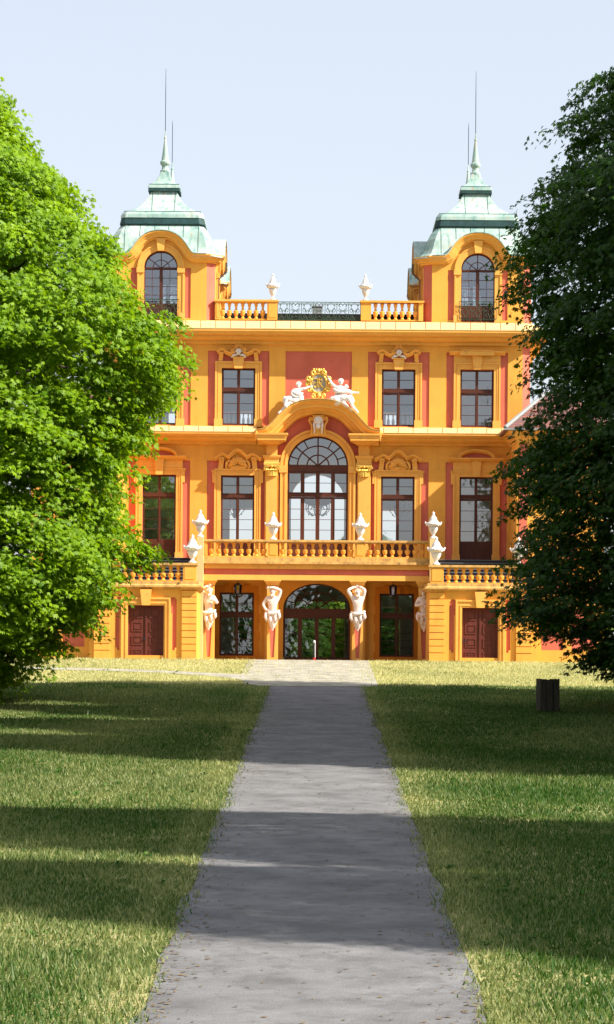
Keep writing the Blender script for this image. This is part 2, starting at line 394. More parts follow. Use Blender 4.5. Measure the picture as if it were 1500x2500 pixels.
cw = finish(bm, 'walkway', M['gravel'], recalc=True); tag(cw, kind='structure')

# grass blades (stuff)
def on_path(x, y):
    a = (np.abs(x) < 1.74 + 0.09 * np.random.default_rng(9).normal(size=len(x)) + .04 * np.sin(y * .8) + .03 * np.sin(y * 1.9)) & (y < -26)
    b = (x > -2.75) & (x < 2.35) & (y > -27)
    dx_ = np.maximum(-2.4 - x, 0); yc = -22.4 + 6.5 * (1 - np.exp(-dx_ / 4.5))
    c = (x < -2.4) & (np.abs(y - yc) < 0.72 + 1.6 * np.exp(-dx_ / 1.2))
    return a | b | c
def grass():
    rng = np.random.default_rng(3); n = 680000
    u = rng.random(n); dist = 22 + (111.5 - 22) * u ** 1.0
    w = 727 / 6000 * dist + 2.6
    keep = rng.random(n) < np.clip(1.25 - dist / 150, 0.25, 1)
    x = (rng.random(n) * 2 - 1) * w - 0.1; y = dist - D
    keep &= (~on_path(x, y)) | ((rng.random(n) < .10 + .12 * (np.abs(x + .2) > 1.9)) & (y > -24) & (np.abs(x + .2) < 2.6)); x, y, dist = x[keep], y[keep], dist[keep]; n = len(x)
    z = np.where(y > -9, 0, np.where(y > -26.7, -0.93 * ((-9 - y) / 17.7), -0.93 - 0.0354 * (-26.7 - y)))
    cl = np.sin(x * 1.3 + 2 * np.sin(y * .7)) * np.sin(y * .9 + 1.7 * np.sin(x * .6)) * .5 + .5
    h = (0.035 + 0.055 * rng.random(n) ** 2 + 0.05 * cl * rng.random(n))
    tall = rng.random(n) < 0.006; h[tall] *= 2.6
    hgt = h * 1.0; a = rng.random(n) * 2 * math.pi; wd = 0.006 + 0.010 * rng.random(n) + dist * 0.00006
    lean = (rng.random((n, 2)) - .5) * h[:, None] * 1.1
    v = np.zeros((n, 3, 3))
    v[:, 0] = np.stack([x - np.cos(a) * wd, y - np.sin(a) * wd, z], 1); v[:, 1] = np.stack([x + np.cos(a) * wd, y + np.sin(a) * wd, z], 1)
    v[:, 2] = np.stack([x + lean[:, 0], y + lean[:, 1], z + hgt], 1)
    # dryness varies in patches, blades dry at random
    pat = np.array([noise.noise(Vector((px * .33, py * .16, 4.2))) for px, py in zip(x[::1], y[::1])]) if n < 10 else None
    P = np.sin(x * .9 + 1.3 * np.sin(y * .31)) * .5 + np.sin(y * .45 + 1.9 * np.sin(x * .5 + y * .13)) * .5
    tint = np.clip(0.11 + 0.14 * P + (rng.random(n) - .5) * .55 + np.where(y > -26, 0.62, 0) + np.where(x < -2, .1, 0) + 0.24 * np.exp(-(np.abs(x) - 1.9) ** 2 / .25), 0, 1)  # besides dryness, sunlit lawn tinted paler and shaded right lawn greener
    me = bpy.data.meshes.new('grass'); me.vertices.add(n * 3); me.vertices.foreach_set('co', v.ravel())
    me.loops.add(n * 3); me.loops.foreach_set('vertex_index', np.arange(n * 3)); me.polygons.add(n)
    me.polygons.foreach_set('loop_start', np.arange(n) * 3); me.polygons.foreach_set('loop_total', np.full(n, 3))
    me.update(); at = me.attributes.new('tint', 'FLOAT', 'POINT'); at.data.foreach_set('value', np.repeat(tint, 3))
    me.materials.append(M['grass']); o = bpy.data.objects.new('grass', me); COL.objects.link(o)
    tag(o, 'short dry and green grass of the lawns either side of the drive', 'grass', kind='stuff')
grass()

def weeds():
    rd = random.Random(8); bm = bmesh.new()
    for i in range(900):
        d = 23 + 80 * rd.random(); y = d - D; x = rd.uniform(-1, 1) * (727 / 6000 * d); cl = noise.noise(Vector((x * .5, y * .3, 2)))
        if abs(x) < 1.95 or cl < -.05 or y > -12: continue
        n = rd.randint(5, 9); R0 = rd.uniform(.04, .10); z = gz(y)
        for j in range(n):
            a = j / n * 6.28 + rd.random() * .5; c, s_ = math.cos(a), math.sin(a); w = R0 * .28; h = R0 * rd.uniform(.3, 1.3)
            q = [(x, y, z + .01), (x + c * R0 * .6 - s_ * w, y + s_ * R0 * .6 + c * w, z + h * .8), (x + c * R0, y + s_ * R0, z + h * .7), (x + c * R0 * .6 + s_ * w, y + s_ * R0 * .6 - c * w, z + h * .8)]
            bm.faces.new([bm.verts.new(p) for p in q])
    o = finish(bm, 'weeds', mottled('weed_leaf', (0.06, 0.15, 0.02), 0.4, 2, bump=0), recalc=False)
    tag(o, 'small broad leaved weeds scattered through the lawns', 'weeds', kind='stuff')
weeds()
def litter():
    rd = random.Random(4); bm = bmesh.new()
    for i in range(2600):
        d = 22 + 72 * rd.random() ** 1.3; y = d - D; side = rd.choice((-1, 1))
        x = side * (1.75 - abs(rd.gauss(0, .22))) if rd.random() < .72 else rd.uniform(-1.7, 1.7)
        a = rd.random() * 6.28; r_ = rd.uniform(.010, .032); z = gz(y) + .016 + rd.random() * .008
        q = [(x + r_ * math.cos(a + t) * (1.5 if t in (0, 3.14) else .7), y + r_ * math.sin(a + t), z + rd.random() * .012) for t in (0, 1.57, 3.14, 4.71)]
        bm.faces.new([bm.verts.new(p) for p in q])
    o = finish(bm, 'leaf_litter', mottled('dry_leaf', (0.16, 0.11, 0.05), 0.5, 3), recalc=False)
    tag(o, 'dry leaf bits and grit strewn along the edges of the drive', 'leaf litter', kind='stuff')
litter()

# ------------------------------------------------------------------ the palace
pal = empty('palace'); tag(pal, 'baroque palace in ochre and red plaster with two green copper roofed towers', 'palace')
CU, DU = 195.5, 387.0
# front wall: red backing plate, ochre face plate in front of it with the red fields cut out
wins = [rect(s * CU - 41, s * CU + 41, 573, 712) for s in (-1, 1)] + [rect(s * DU - 41, s * DU + 41, 573, 712) for s in (-1, 1)]
wins += [rect(s * CU - 41, s * CU + 41, 243, 450) for s in (-1, 1)] + [rect(s * DU - 41, s * DU + 41, 243, 450) for s in (-1, 1)]
wins += [arch(0, 74, 243, 476, 71)]
gwins = [rect(s * CU - 42, s * CU + 42, 10, 164) for s in (-1, 1)] + [arch(0, 82, 1, 125, 62)]
bm = bmesh.new(); plate(bm, rect(-498, 498, -5, 826), wins + gwins, 0.062, 0.5)
finish(bm, 'wall_backing', M['red'], pal)
reds = [rect(s * CU - 75, s * CU + 75, 572, 754) for s in (-1, 1)] + [rect(s * DU - 75, s * DU + 75, 572, 754) for s in (-1, 1)]
reds += [rect(s * CU - 75, s * CU + 75, 241, 485.5) for s in (-1, 1)] + [rect(s * DU - 75, s * DU + 75, 241, 485.5) for s in (-1, 1)]
reds += [rect(-81, 81, 606, 754)]
cen = [(-99, 241), (99, 241), (99, 545), (86, 560), (71, 574), (54, 586), (28, 595), (0, 598), (-28, 595), (-54, 586), (-71, 574), (-86, 560), (-99, 545)]
reds += [pts(cen)]
bm = bmesh.new(); plate(bm, rect(-498, 498, -6, 828), reds + gwins, 0.0, 0.06)
finish(bm, 'wall', M['yellow'], pal)
# chamfered corners, side and rear walls
for s in (-1, 1):
    bm = bmesh.new(); q = [(s * 9.96, 0.0), (s * 10.36, 0.4), (s * 10.36, 0.7), (s * 9.96, 0.5)]
    a = [bm.verts.new((x, y, -.1)) for x, y in q]; b = [bm.verts.new((x, y, 16.5)) for x, y in q]
    for i in range(4): bm.faces.new((a[i], a[(i + 1) % 4], b[(i + 1) % 4], b[i]))
    bm.faces.new(a); bm.faces.new(b)
    finish(bm, 'corner_panel', M['red'], pal)
for s in (-1, 1):
    bm = bmesh.new(); hl = [[(a, b), (a + 1.5, b), (a + 1.5, c), (a, c)] for a in (2.2, 6.4, 10.6, 14.8) for b, c in ((5.2, 8.9), (11.5, 14.2), (.9, 3.2))]
    plate(bm, [(.71, -.1), (19.98, -.1), (19.98, 16.5), (.71, 16.5)], hl, -.22, .22)
    bmesh.ops.rotate(bm, verts=bm.verts[:], cent=(0, 0, 0), matrix=Matrix.Rotation(math.pi / 2, 3, 'Z'))
    bmesh.ops.translate(bm, verts=bm.verts[:], vec=(s * 10.12, 0, 0))
    finish(bm, 'side_wall', M['yellow'], pal)
    bm = bmesh.new(); plate(bm, [(.72, -.09), (19.9, -.09), (19.9, 16.4), (.72, 16.4)], hl, -.02, .02)
    bmesh.ops.rotate(bm, verts=bm.verts[:], cent=(0, 0, 0), matrix=Matrix.Rotation(math.pi / 2, 3, 'Z'))
    bmesh.ops.translate(bm, verts=bm.verts[:], vec=(s * 9.875, 0, 0))
    finish(bm, 'wall_lining', M['inner'], pal)
bm = bmesh.new()
rear = [rect(s * CU - 55, s * CU + 35, 250, 428) for s in (-1, 1)] + [rect(s * DU - 30 - 8 * s, s * DU + 30 - 8 * s, 250, 380) for s in (-1, 1)] + [arch(0, 76, 245, 452, 74)]
rear += [rect(s * CU - 36, s * CU + 36, 573, 705) for s in (-1, 1)] + [rect(s * DU - 40, s * DU - 8, 573, 700) for s in (-1, 1)]
rear += [rect(s * CU - 42, s * CU + 42, 6, 150) for s in (-1, 1)] + [rect(-80, 80, 4, 165)]
rear = [[(x * 1.0, z) for x, z in l] for l in rear]
plate(bm, rect(-494, 494, -5, 824), rear, 20.0, 20.4)
finish(bm, 'rear_wall', M['yellow'], pal)
bm = bmesh.new(); plate(bm, rect(-490, 490, -4, 818), rear, 19.93, 19.99); finish(bm, 'wall_lining', M['inner'], pal)
for s in (-1, 1):
  for (z0, z1) in ((0.0, 4.65), (4.86, 10.9), (11.2, 16.2)):
    bm = bmesh.new(); box(bm, *sorted((s * 5.75, s * 5.95)), 0.51, 19.92, z0 + .01, z1 - .01); finish(bm, 'partition_wall', M['inner'], pal)
bm = bmesh.new()
box(bm, -9.84, 9.84, 0.505, 19.92, 4.66, 4.85); box(bm, -9.84, 9.84, 0.505, 19.92, 10.91, 11.19); box(bm, -9.84, 9.84, .505, 19.92, -.3, 0.0)
finish(bm, 'inner_floor', M['floor'], pal)
bm = bmesh.new()
for zc in (4.64, 10.89, 16.19): box(bm, -9.83, 9.83, .51, 19.91, zc - .03, zc)
finish(bm, 'ceiling', M['inner'], pal)

# cornices
def outl(y0=0.0): return [(-10.36, 19), (-10.36, .4), (-9.96, y0), (9.96, y0), (10.36, .4), (10.36, 19)]
def outl_r(): return list(outl())
def prof(l, close):   # [(H, out)], heights read at their own depth
    p = [(o, Z(h, -o)) for h, o in l]; return p + close
def seams(bm, U0, U1, Ha, ya, Hb, yb, step, mi=0):
    u = U0
    while u <= U1:
        tube(bm, [(X(u, ya), ya - .004, Z(Ha, ya) + .012), (X(u, yb), yb - .004, Z(Hb, yb) + .014)], .011, 4, mi); u += step
bm = bmesh.new()
sweep_plan(bm, outl(), prof([(828.5, -.30), (827, .12), (810, 1.0)], [(1.0, Z(808, -1)), (-.30, Z(806, 0))]))
COP = bm
bm = bmesh.new()
sweep_plan(bm, outl(), prof([(807.5, .98), (803, .98), (800, .93), (795, .86), (793, .78), (792, .62), (788, .60), (785, .52), (782, .42), (780, .30), (779, .16), (772, .14), (770, .08), (769, 0.005)], [(0.005, Z(806, 0) - .01)]))
finish(bm, 'main_cornice', M['trim'], pal)
seams(COP, -508, 508, 827, -.12, 810, -1.0, 36.6, 1); finish(COP, 'cornice_coping', [M['cream'], M['joint']], pal)
# the storey cornice, broken by the portal
for s in (-1, 1):
    bm = bmesh.new()
    pa = [(X(150), 0.0), (9.96, 0), (10.36, .4), (10.36, 19)] if s > 0 else [(-10.36, 19), (-10.36, .4), (-9.96, 0), (X(-150), 0)]
    sweep_plan(bm, pa, prof([(570, 0.006), (569, .15), (557.5, 1.05)], [(1.05, Z(556, -1.05)), (0.006, Z(555, 0))]))
    COP = bm
    bm = bmesh.new()
    sweep_plan(bm, pa, prof([(555.6, 1.03), (551.5, 1.03), (549, .97), (546, .90), (544.5, .72), (540, .70), (537, .6), (534, .42), (533, .2), (527, .17), (525, .1), (524, 0.006)], [(0.006, Z(555) - .01)]))
    finish(bm, 'storey_cornice', M['trim'], pal)
    seams(COP, *((160, 508) if s > 0 else (-508, -160)), 569, -.15, 557.5, -1.05, 36, 1); finish(COP, 'storey_coping', [M['cream'], M['joint']], pal)

# ---- windows
def bars(bm, cx, hw, h0, h1, cols, rows, y, fw=3.0, mull=5.0, bar=1.1, yo=0.0, th=0.07):
    """one sash field: outer frame with pane holes"""
    holes = []; inner = 2 * hw - 2 * fw; cw = (inner - mull * (cols - 1)) / cols; rh = (h1 - h0 - 2 * fw - bar * (rows - 1)) / rows
    for c in range(cols):
        u0 = cx - hw + fw + c * (cw + mull)
        for r in range(rows):
            v0 = h0 + fw + r * (rh + bar); holes.append(rect(u0, u0 + cw, v0, v0 + rh))
    plate(bm, rect(cx - hw, cx + hw, h0, h1), holes, y, y + th)
def fan(bm, cx, hs, r, y, spokes, arcs, fw=3.5, rise=None, bar=1.0, hub=6):
    rise = r if rise is None else rise; kk = rise / r; n = 24
    P = lambda rad, a: (X(cx + rad * math.cos(a)), Z(hs + rad * kk * math.sin(a)))
    outer = [P(r, math.pi * i / n) for i in range(n + 1)]; inner = [P(r - fw, math.pi * i / n) for i in range(n, -1, -1)]
    plate(bm, outer + inner, [], y, y + .07)
    for a in spokes: tube(bm, [(P(2, a)[0], y + .035, P(2, a)[1]), (P(r - fw + 1, a)[0], y + .035, P(r - fw + 1, a)[1])], .026 * bar, 4)
    for ra in arcs:
        tube(bm, [(P(ra, math.pi * i / 16)[0], y + .035, P(ra, math.pi * i / 16)[1]) for i in range(17)], .024 * bar, 4)
    lathe(bm, [(hub * k, 0), (hub * k, .03)], (X(cx), y, Z(hs)), 10)
def pane(loop, y, parent):
    bm = bmesh.new(); v = [bm.verts.new((x, y, z)) for x, z in loop]
    bm.faces.new(v); o = finish(bm, 'pane', M['glass'], parent, recalc=False)
    return o
def keystone(bm, cx, h0, h1, w0, w1, y0, y1):
    plate(bm, pts([(cx - w0, h0), (cx + w0, h0), (cx + w1, h1), (cx - w1, h1)]), [], y0, y1)
SP = [(0, 0), (.10, 0), (.10, -.05), (.07, -.09), (.07, -.24), (.04, -.28), (0, -.30)]
def surround(cx, h0, h1, parent, hw=41, w=16, foot=True, m='trim'):
    bm = bmesh.new()
    # moulded architrave: outer face band plus thin raised outer and inner fillets
    plate(bm, pts([(cx - hw - w, h0), (cx - hw, h0), (cx - hw, h1), (cx + hw, h1), (cx + hw, h0), (cx + hw + w, h0), (cx + hw + w, h1 + w), (cx - hw - w, h1 + w)]), [], -.06, .06)
    o = hw + w
    plate(bm, pts([(cx - o, h0), (cx - o + 4, h0), (cx - o + 4, h1 + w - 4), (cx + o - 4, h1 + w - 4), (cx + o - 4, h0), (cx + o, h0), (cx + o, h1 + w), (cx - o, h1 + w)]), [], -.10, -.058)
    o = hw + w - 7
    plate(bm, pts([(cx - o, h0), (cx - o + 2, h0), (cx - o + 2, h1 + w - 9), (cx + o - 2, h1 + w - 9), (cx + o - 2, h0), (cx + o, h0), (cx + o, h1 + w - 7), (cx - o, h1 + w - 7)]), [], -.08, -.058)
    if foot:
        for s in (-1, 1):
            u = cx + s * (hw + w / 2); bboxU(bm, u - w / 2 - 2, u + w / 2 + 2, h0 - 1, h0 + 18, -.13, .06)
    bm2 = bm
    return finish(bm2, 'surround', M[m], parent)
HP = [(0.004, 0), (.34, 0), (.34, -.05), (.30, -.08), (.24, -.10), (.2, -.15), (.1, -.17), (0.004, -.18)]
def sash(cx, h0, h1, hw, trans, rt, rb, panel=None, y=.20, mat='wood'):
    bm = bmesh.new()
    bars(bm, cx, hw, trans + 3, h1, 2, rt, y, 4.5, 7)
    bboxU(bm, cx - hw, cx + hw, trans - 3, trans + 3, y - .05, y + .09)
    lo = h0 if not panel else panel
    bars(bm, cx, hw, lo, trans - 3, 2, rb, y, 4.5, 7)
    box(bm, X(cx) - .035, X(cx) + .035, y - .03, y + .01, Z(lo), Z(trans - 3))
    if panel:
        box(bm, X(cx - hw), X(cx + hw), y, y + .07, Z(h0), Z(panel))
        for s in (-1, 1):
            a = cx + s * hw / 2; plate(bm, rect(a - 14, a + 14, h0 + 8, panel - 6), [rect(a - 11, a + 11, h0 + 11, panel - 9)], y - .02, y + .01)
    w = finish(bm, 'window', M[mat], pal)
    # one sheet of glass per leaf, hung a couple of degrees out of true
    bm = bmesh.new(); t = math.tan(R(2.8)) * (1 if cx > 0 else -1) * (1 if h0 > 100 else .3)
    for a, b in ((cx - hw + 3, cx - 1), (cx + 1, cx + hw - 3)):
        m_ = (X(a) + X(b)) / 2; yy = lambda x: y + .036 - (x - m_) * t
        bm.faces.new([bm.verts.new((x, yy(x), z)) for x, z in ((X(a), Z(lo + 2)), (X(b), Z(lo + 2)), (X(b), Z(h1 - 3)), (X(a), Z(h1 - 3)))])
    finish(bm, 'pane', M['glass'], w, recalc=False)
    return w
def console(bm, u, h0, h1, w=6, s=1):
    P = [(.02, h0), (.10, h0), (.12, h0 + 3), (.09, h0 + 7), (.16, h0 + (h1 - h0) * .6), (.26, h1 - 4), (.27, h1), (.02, h1)]
    a = [bm.verts.new((X(u - w + s * (h - h0) * -.12), -o, Z(h))) for o, h in P]; b = [bm.verts.new((X(u + w + s * (h - h0) * -.12), -o, Z(h))) for o, h in P]
    n = len(P)
    for i in range(n): bm.faces.new((a[i], a[(i + 1) % n], b[(i + 1) % n], b[i]))
    bm.faces.new(a); bm.faces.new(list(reversed(b)))
def shell(bm, cx, h, rx, rz, y, nr=9, a0=0.0, a1=math.pi, dep=.14, mi=0):
    """scallop shell: fan of swelling ribs"""
    na = nr * 6; ring = []
    for j in range(6):
        t = j / 5; row = []
        for i in range(na + 1):
            a = a0 + (a1 - a0) * i / na; rib = abs(math.sin((i / na) * nr * math.pi))
            rr = t * (1 + .07 * rib * t)
            row.append(bm.verts.new((X(cx + rx * rr * math.cos(a)), y - dep * (math.sin(t * math.pi * .85 + .25)) * (0.78 + .22 * rib), Z(h + rz * rr * math.sin(a)))))
        ring.append(row)
    for a, b in zip(ring, ring[1:]):
        for i in range(na):
            bm.faces.new((a[i], a[i + 1], b[i + 1], b[i])).material_index = mi
    # rim back to the wall
    back = [bm.verts.new((v.co.x, y + .02, v.co.z)) for v in ring[-1]]
    for i in range(na): bm.faces.new((ring[-1][i], ring[-1][i + 1], back[i + 1], back[i])).material_index = mi
def volute(bm, c, r, y, s=1, th=.03, turns=1.4, a0=0):
    P = []
    for i in range(22):
        t = i / 21; a = a0 + s * t * turns * 2 * math.pi; rr = r * (1 - .85 * t)
        P.append((X(c[0] + rr * math.cos(a)), y, Z(c[1] + rr * math.sin(a))))
    tube(bm, P, th, 6)
def head(bm, c, r, beard=False, hair=True):
    """small carved head: skull, nose, brow, eyes, mouth, curls. c metres, r metres"""
    x, y, z = c
    blob(bm, (x, y, z), (r * .78, r * .85, r), 12)
    blob(bm, (x, y - r * .84, z - r * .08), (r * .12, r * .2, r * .25), 6)
    blob(bm, (x, y - r * .70, z + r * .22), (r * .5, r * .18, r * .1), 8)
    blob(bm, (x, y - r * .74, z - r * .48), (r * .24, r * .14, r * .08), 6)
    blob(bm, (x, y - r * .6, z - r * .72), (r * .3, r * .25, r * .22), 6)
    for s in (-1, 1):
        blob(bm, (x + s * r * .3, y - r * .68, z + r * .05), (r * .13, r * .1, r * .08), 6)
        blob(bm, (x + s * r * .8, y, z - r * .05), (r * .1, r * .18, r * .22), 6)
    if hair:
        for i in range(11):
            a = math.pi * i / 10; blob(bm, (x + r * .85 * math.cos(a), y - r * .25, z + r * .25 + r * .8 * math.sin(a)), r * .26, 6)
    if beard:
        for s in (-1, 0, 1):
            tube(bm, [(x + s * r * .3, y - r * .6, z - r * .7), (x + s * r * .36, y - r * .7, z - r * 1.3), (x + s * r * .2, y - r * .5, z - r * 1.9)], [r * .25, r * .2, r * .06], 6)

for s in (-1, 1):
    # upper storey, inner window with a white mask under a shell
    c = s * CU
    w = sash(c, 573, 712, 41, 658, 2, 3); surround(c, 570, 712, w)
    bm = bmesh.new()
    for q in (-1, 1):
        l = [(c - q * 54, 752), (c - q * 46, 757), (c - q * 38, 759), (c - q * 28, 752), (c - q * 20, 749), (c - q * 13, 752)]
        if q < 0: l = l[::-1]
        sweep_plane(bm, pts(l), HP, 0)
        console(bm, c - q * 44, 729, 749, 5, -q); volute(bm, (c - q * 14, 752), 6, -.3, -q, .03)
    finish(bm, 'hood', M['trim'], w)
    bm = bmesh.new(); shell(bm, c, 757, 14, 15, -.02, 7, -.2, math.pi + .2, .2); finish(bm, 'shell_crest', M['trim'], w, True, recalc=True)
    bm = bmesh.new(); keystone(bm, c, 710.5, 737, 10, 14, -.22, .16); keystone(bm, c, 735, 738, 15, 15.5, -.26, .05); finish(bm, 'keystone', M['trim'], w)
    bm = bmesh.new(); head(bm, (X(c), -.28, Z(749)), .14)
    for q in (-1, 1):
        tube(bm, [(X(c + q * 3), -.2, Z(742)), (X(c + q * 9), -.24, Z(743)), (X(c + q * 14), -.2, Z(741)), (X(c + q * 17), -.16, Z(737))], [.05, .07, .05, .04], 6)
        blob(bm, (X(c + q * 13), -.18, Z(738)), (.07, .05, .06), 6)
    finish(bm, 'mask', M['white'], w, True)
    # white inner balustrade seen through the lower panes
    bm = bmesh.new(); box(bm, X(c - 40), X(c + 40), .42, .49, Z(603), Z(607)); box(bm, X(c - 40), X(c + 40), .42, .49, Z(573), Z(577))
    for q in (-1, 1): box(bm, *sorted((X(c + q * 30), X(c + q * 40))), .43, .48, Z(577), Z(603))
    box(bm, X(c - 5), X(c + 5), .43, .48, Z(577), Z(603))
    for u in (-24, -12, 12, 24): lathe(bm, [(.03, 0), (.07, .1), (.075, .2), (.03, .36), (.045, .5)], (X(c + u), .46, Z(577)), 8)
    finish(bm, 'inner_railing', M['white'], w)
    # upper storey, outer window
    c = s * DU
    w = sash(c, 573, 713, 41, 658, 2, 3); surround(c, 570, 713, w)
    bm = bmesh.new()
    plate(bm, rect(c - 57, c + 57, 729.5, 748), [], -.05, .06)
    sweep_plane(bm, pts([(c - 68, 756), (c - 40, 756), (c - 36, 759), (c + 36, 759), (c + 40, 756), (c + 68, 756)]), HP, 0)
    bboxU(bm, c - 42, c + 42, 748, 757.5, -.37, -.2)
    finish(bm, 'hood', M['trim'], w)
    bm = bmesh.new(); keystone(bm, c, 712, 748, 9, 12.5, -.2, .16); finish(bm, 'keystone', M['trim'], w)
    # main storey, inner window with shell
    c = s * CU
    w = sash(c, 243, 450, 41, 399, 2, 4, 289); surround(c, 243, 450, w, foot=True)
    bm = bmesh.new()
    l = [(-59, 491), (-48, 498), (-36, 504), (-29, 501), (-23, 498), (-18, 503), (-10, 511), (0, 514.5), (10, 511), (18, 503), (23, 498), (29, 501), (36, 504), (48, 498), (59, 491)]
    sweep_plane(bm, pts([(c + a, b) for a, b in l]), HP, 0)
    for q in (-1, 1):
        console(bm, c + q * 42, 466, 493, 6, q); volute(bm, (c + q * 40, 488), 6, -.26, q, .03)
        bboxU(bm, c + q * 58.5 - 3.5, c + q * 58.5 + 3.5, 432, 463, -.09, .06); volute(bm, (c + q * 60, 460), 4, -.10, q, .025)
    finish(bm, 'hood', M['trim'], w)
    bm = bmesh.new(); shell(bm, c, 477, 21, 18, -.04, 7, -.35, math.pi + .35, .26)
    shell(bm, c, 477, 27, 15, -.02, 9, math.pi * 1.02, math.pi * 1.98, .16)
    for q in (-1, 1): tube(bm, [(X(c + q * 20), -.1, Z(488)), (X(c + q * 27), -.12, Z(480)), (X(c + q * 29), -.1, Z(470)), (X(c + q * 24), -.1, Z(466))], [.05, .07, .05, .03], 6)
    finish(bm, 'shell_crest', M['trim'], w, True)
    # main storey, outer french door
    c = s * DU
    w = sash(c, 243, 450.5, 41, 400, 2, 4, 289); surround(c, 243, 450.5, w)
    bm = bmesh.new()
    plate(bm, rect(c - 57, c + 57, 467, 488), [], -.05, .06)
    sweep_plane(bm, pts([(c - 67, 496), (c + 67, 496)]), HP, 0)
    l = [(c + 44 * math.cos(math.pi - math.pi * i / 14), 497 + 20 * math.sin(math.pi * i / 14)) for i in range(15)]
    sweep_plane(bm, pts(l), [(0.004, 0), (.33, 0), (.33, -.05), (.27, -.09), (.15, -.15), (0.004, -.17)], 0)
    for q in (-1, 1):
        bboxU(bm, c + q * 58.5 - 3.5, c + q * 58.5 + 3.5, 432, 466, -.09, .06); volute(bm, (c + q * 60, 462), 4, -.10, q, .025)
    finish(bm, 'hood', M['trim'], w)
    bm = bmesh.new(); plate(bm, pts([(c - 38, 497), (c + 38, 497)] + [(c + 36 * math.cos(math.pi * i / 12), 497 + 11 * math.sin(math.pi * i / 12)) for i in range(1, 12)]), [], -.02, .05); finish(bm, 'hood_field', M['red'], w)
    bm = bmesh.new(); keystone(bm, c, 450, 488, 8.5, 11.5, -.2, .16); finish(bm, 'keystone', M['trim'], w)

# the great arched window of the portal
bm = bmesh.new()
fan(bm, 0, 476, 74, .2, [R(a) for a in (0.5, 41, 90, 139, 179.5)], [27, 50], 4, 71, 1.3, 9)
for a in (19, 61, 119, 161):
    P = lambda rad: (X(rad * math.cos(R(a))), .235, Z(476 + rad * .96 * math.sin(R(a))))
    tube(bm, [P(50), P(71)], .028, 4)
bboxU(bm, -74, 74, 461, 477, .15, .27); bboxU(bm, -74, 74, 399, 406, .15, .27)
bars(bm, 0, 74, 406, 461, 4, 2, .2, 4.5, 9.5); bars(bm, 0, 74, 289, 399, 4, 4, .2, 4.5, 9.5)
bboxU(bm, -74, 74, 243, 289, .2, .27)
for u in (-55, -18.5, 18.5, 55): plate(bm, rect(u - 12, u + 12, 250, 284), [rect(u - 9, u + 9, 253, 281)], .17, .201)
W = finish(bm, 'window', M['wood'], pal)
pane(arch(0, 72, 290, 476, 69), .245, W)
bm = bmesh.new()
o = arch(0, 92, 243, 476, 88); i_ = arch(0, 74, 243, 476, 71)
plate(bm, o[1:] + [o[0]] + [i_[0]] + list(reversed(i_[1:])), [], -.10, .058)
o = arch(0, 92, 243, 476, 88); i_ = arch(0, 87, 243, 476, 83)
plate(bm, o[1:] + [o[0]] + [i_[0]] + list(reversed(i_[1:])), [], -.17, -.099)
o = arch(0, 81, 243, 476, 78); i_ = arch(0, 78, 243, 476, 75)
plate(bm, o[1:] + [o[0]] + [i_[0]] + list(reversed(i_[1:])), [], -.14, -.099)
for s in (-1, 1): bboxU(bm, *sorted((s * 75, s * 95)), 458, 475, -.2, .05)
finish(bm, 'surround', M['trim'], W)
# keystone with the bearded mask
bm = bmesh.new(); plate(bm, pts([(-12, 547), (12, 547), (14, 597), (-14, 597)]), [], -.42, -.05)
for s in (-1, 1):
    tube(bm, [(X(s * 19), -.36, Z(592)), (X(s * 22), -.36, Z(584)), (X(s * 16), -.36, Z(572)), (X(s * 15), -.36, Z(560)), (X(s * 17), -.36, Z(549))], [.05, .06, .05, .05, .06], 6)
    volute(bm, (s * 18, 588), 5, -.38, s, .035); volute(bm, (s * 15, 550), 4, -.38, -s, .03)
finish(bm, 'keystone', M['trim'], W)
bm = bmesh.new(); head(bm, (X(0), -.55, Z(580)), .2, beard=True)
for s in (-1, 1): tube(bm, [(s * .16, -.5, Z(583)), (s * .2, -.5, Z(572)), (s * .17, -.5, Z(562)), (s * .19, -.48, Z(551))], [.06, .07, .05, .03], 6)
finish(bm, 'mask', M['white'], W, True)
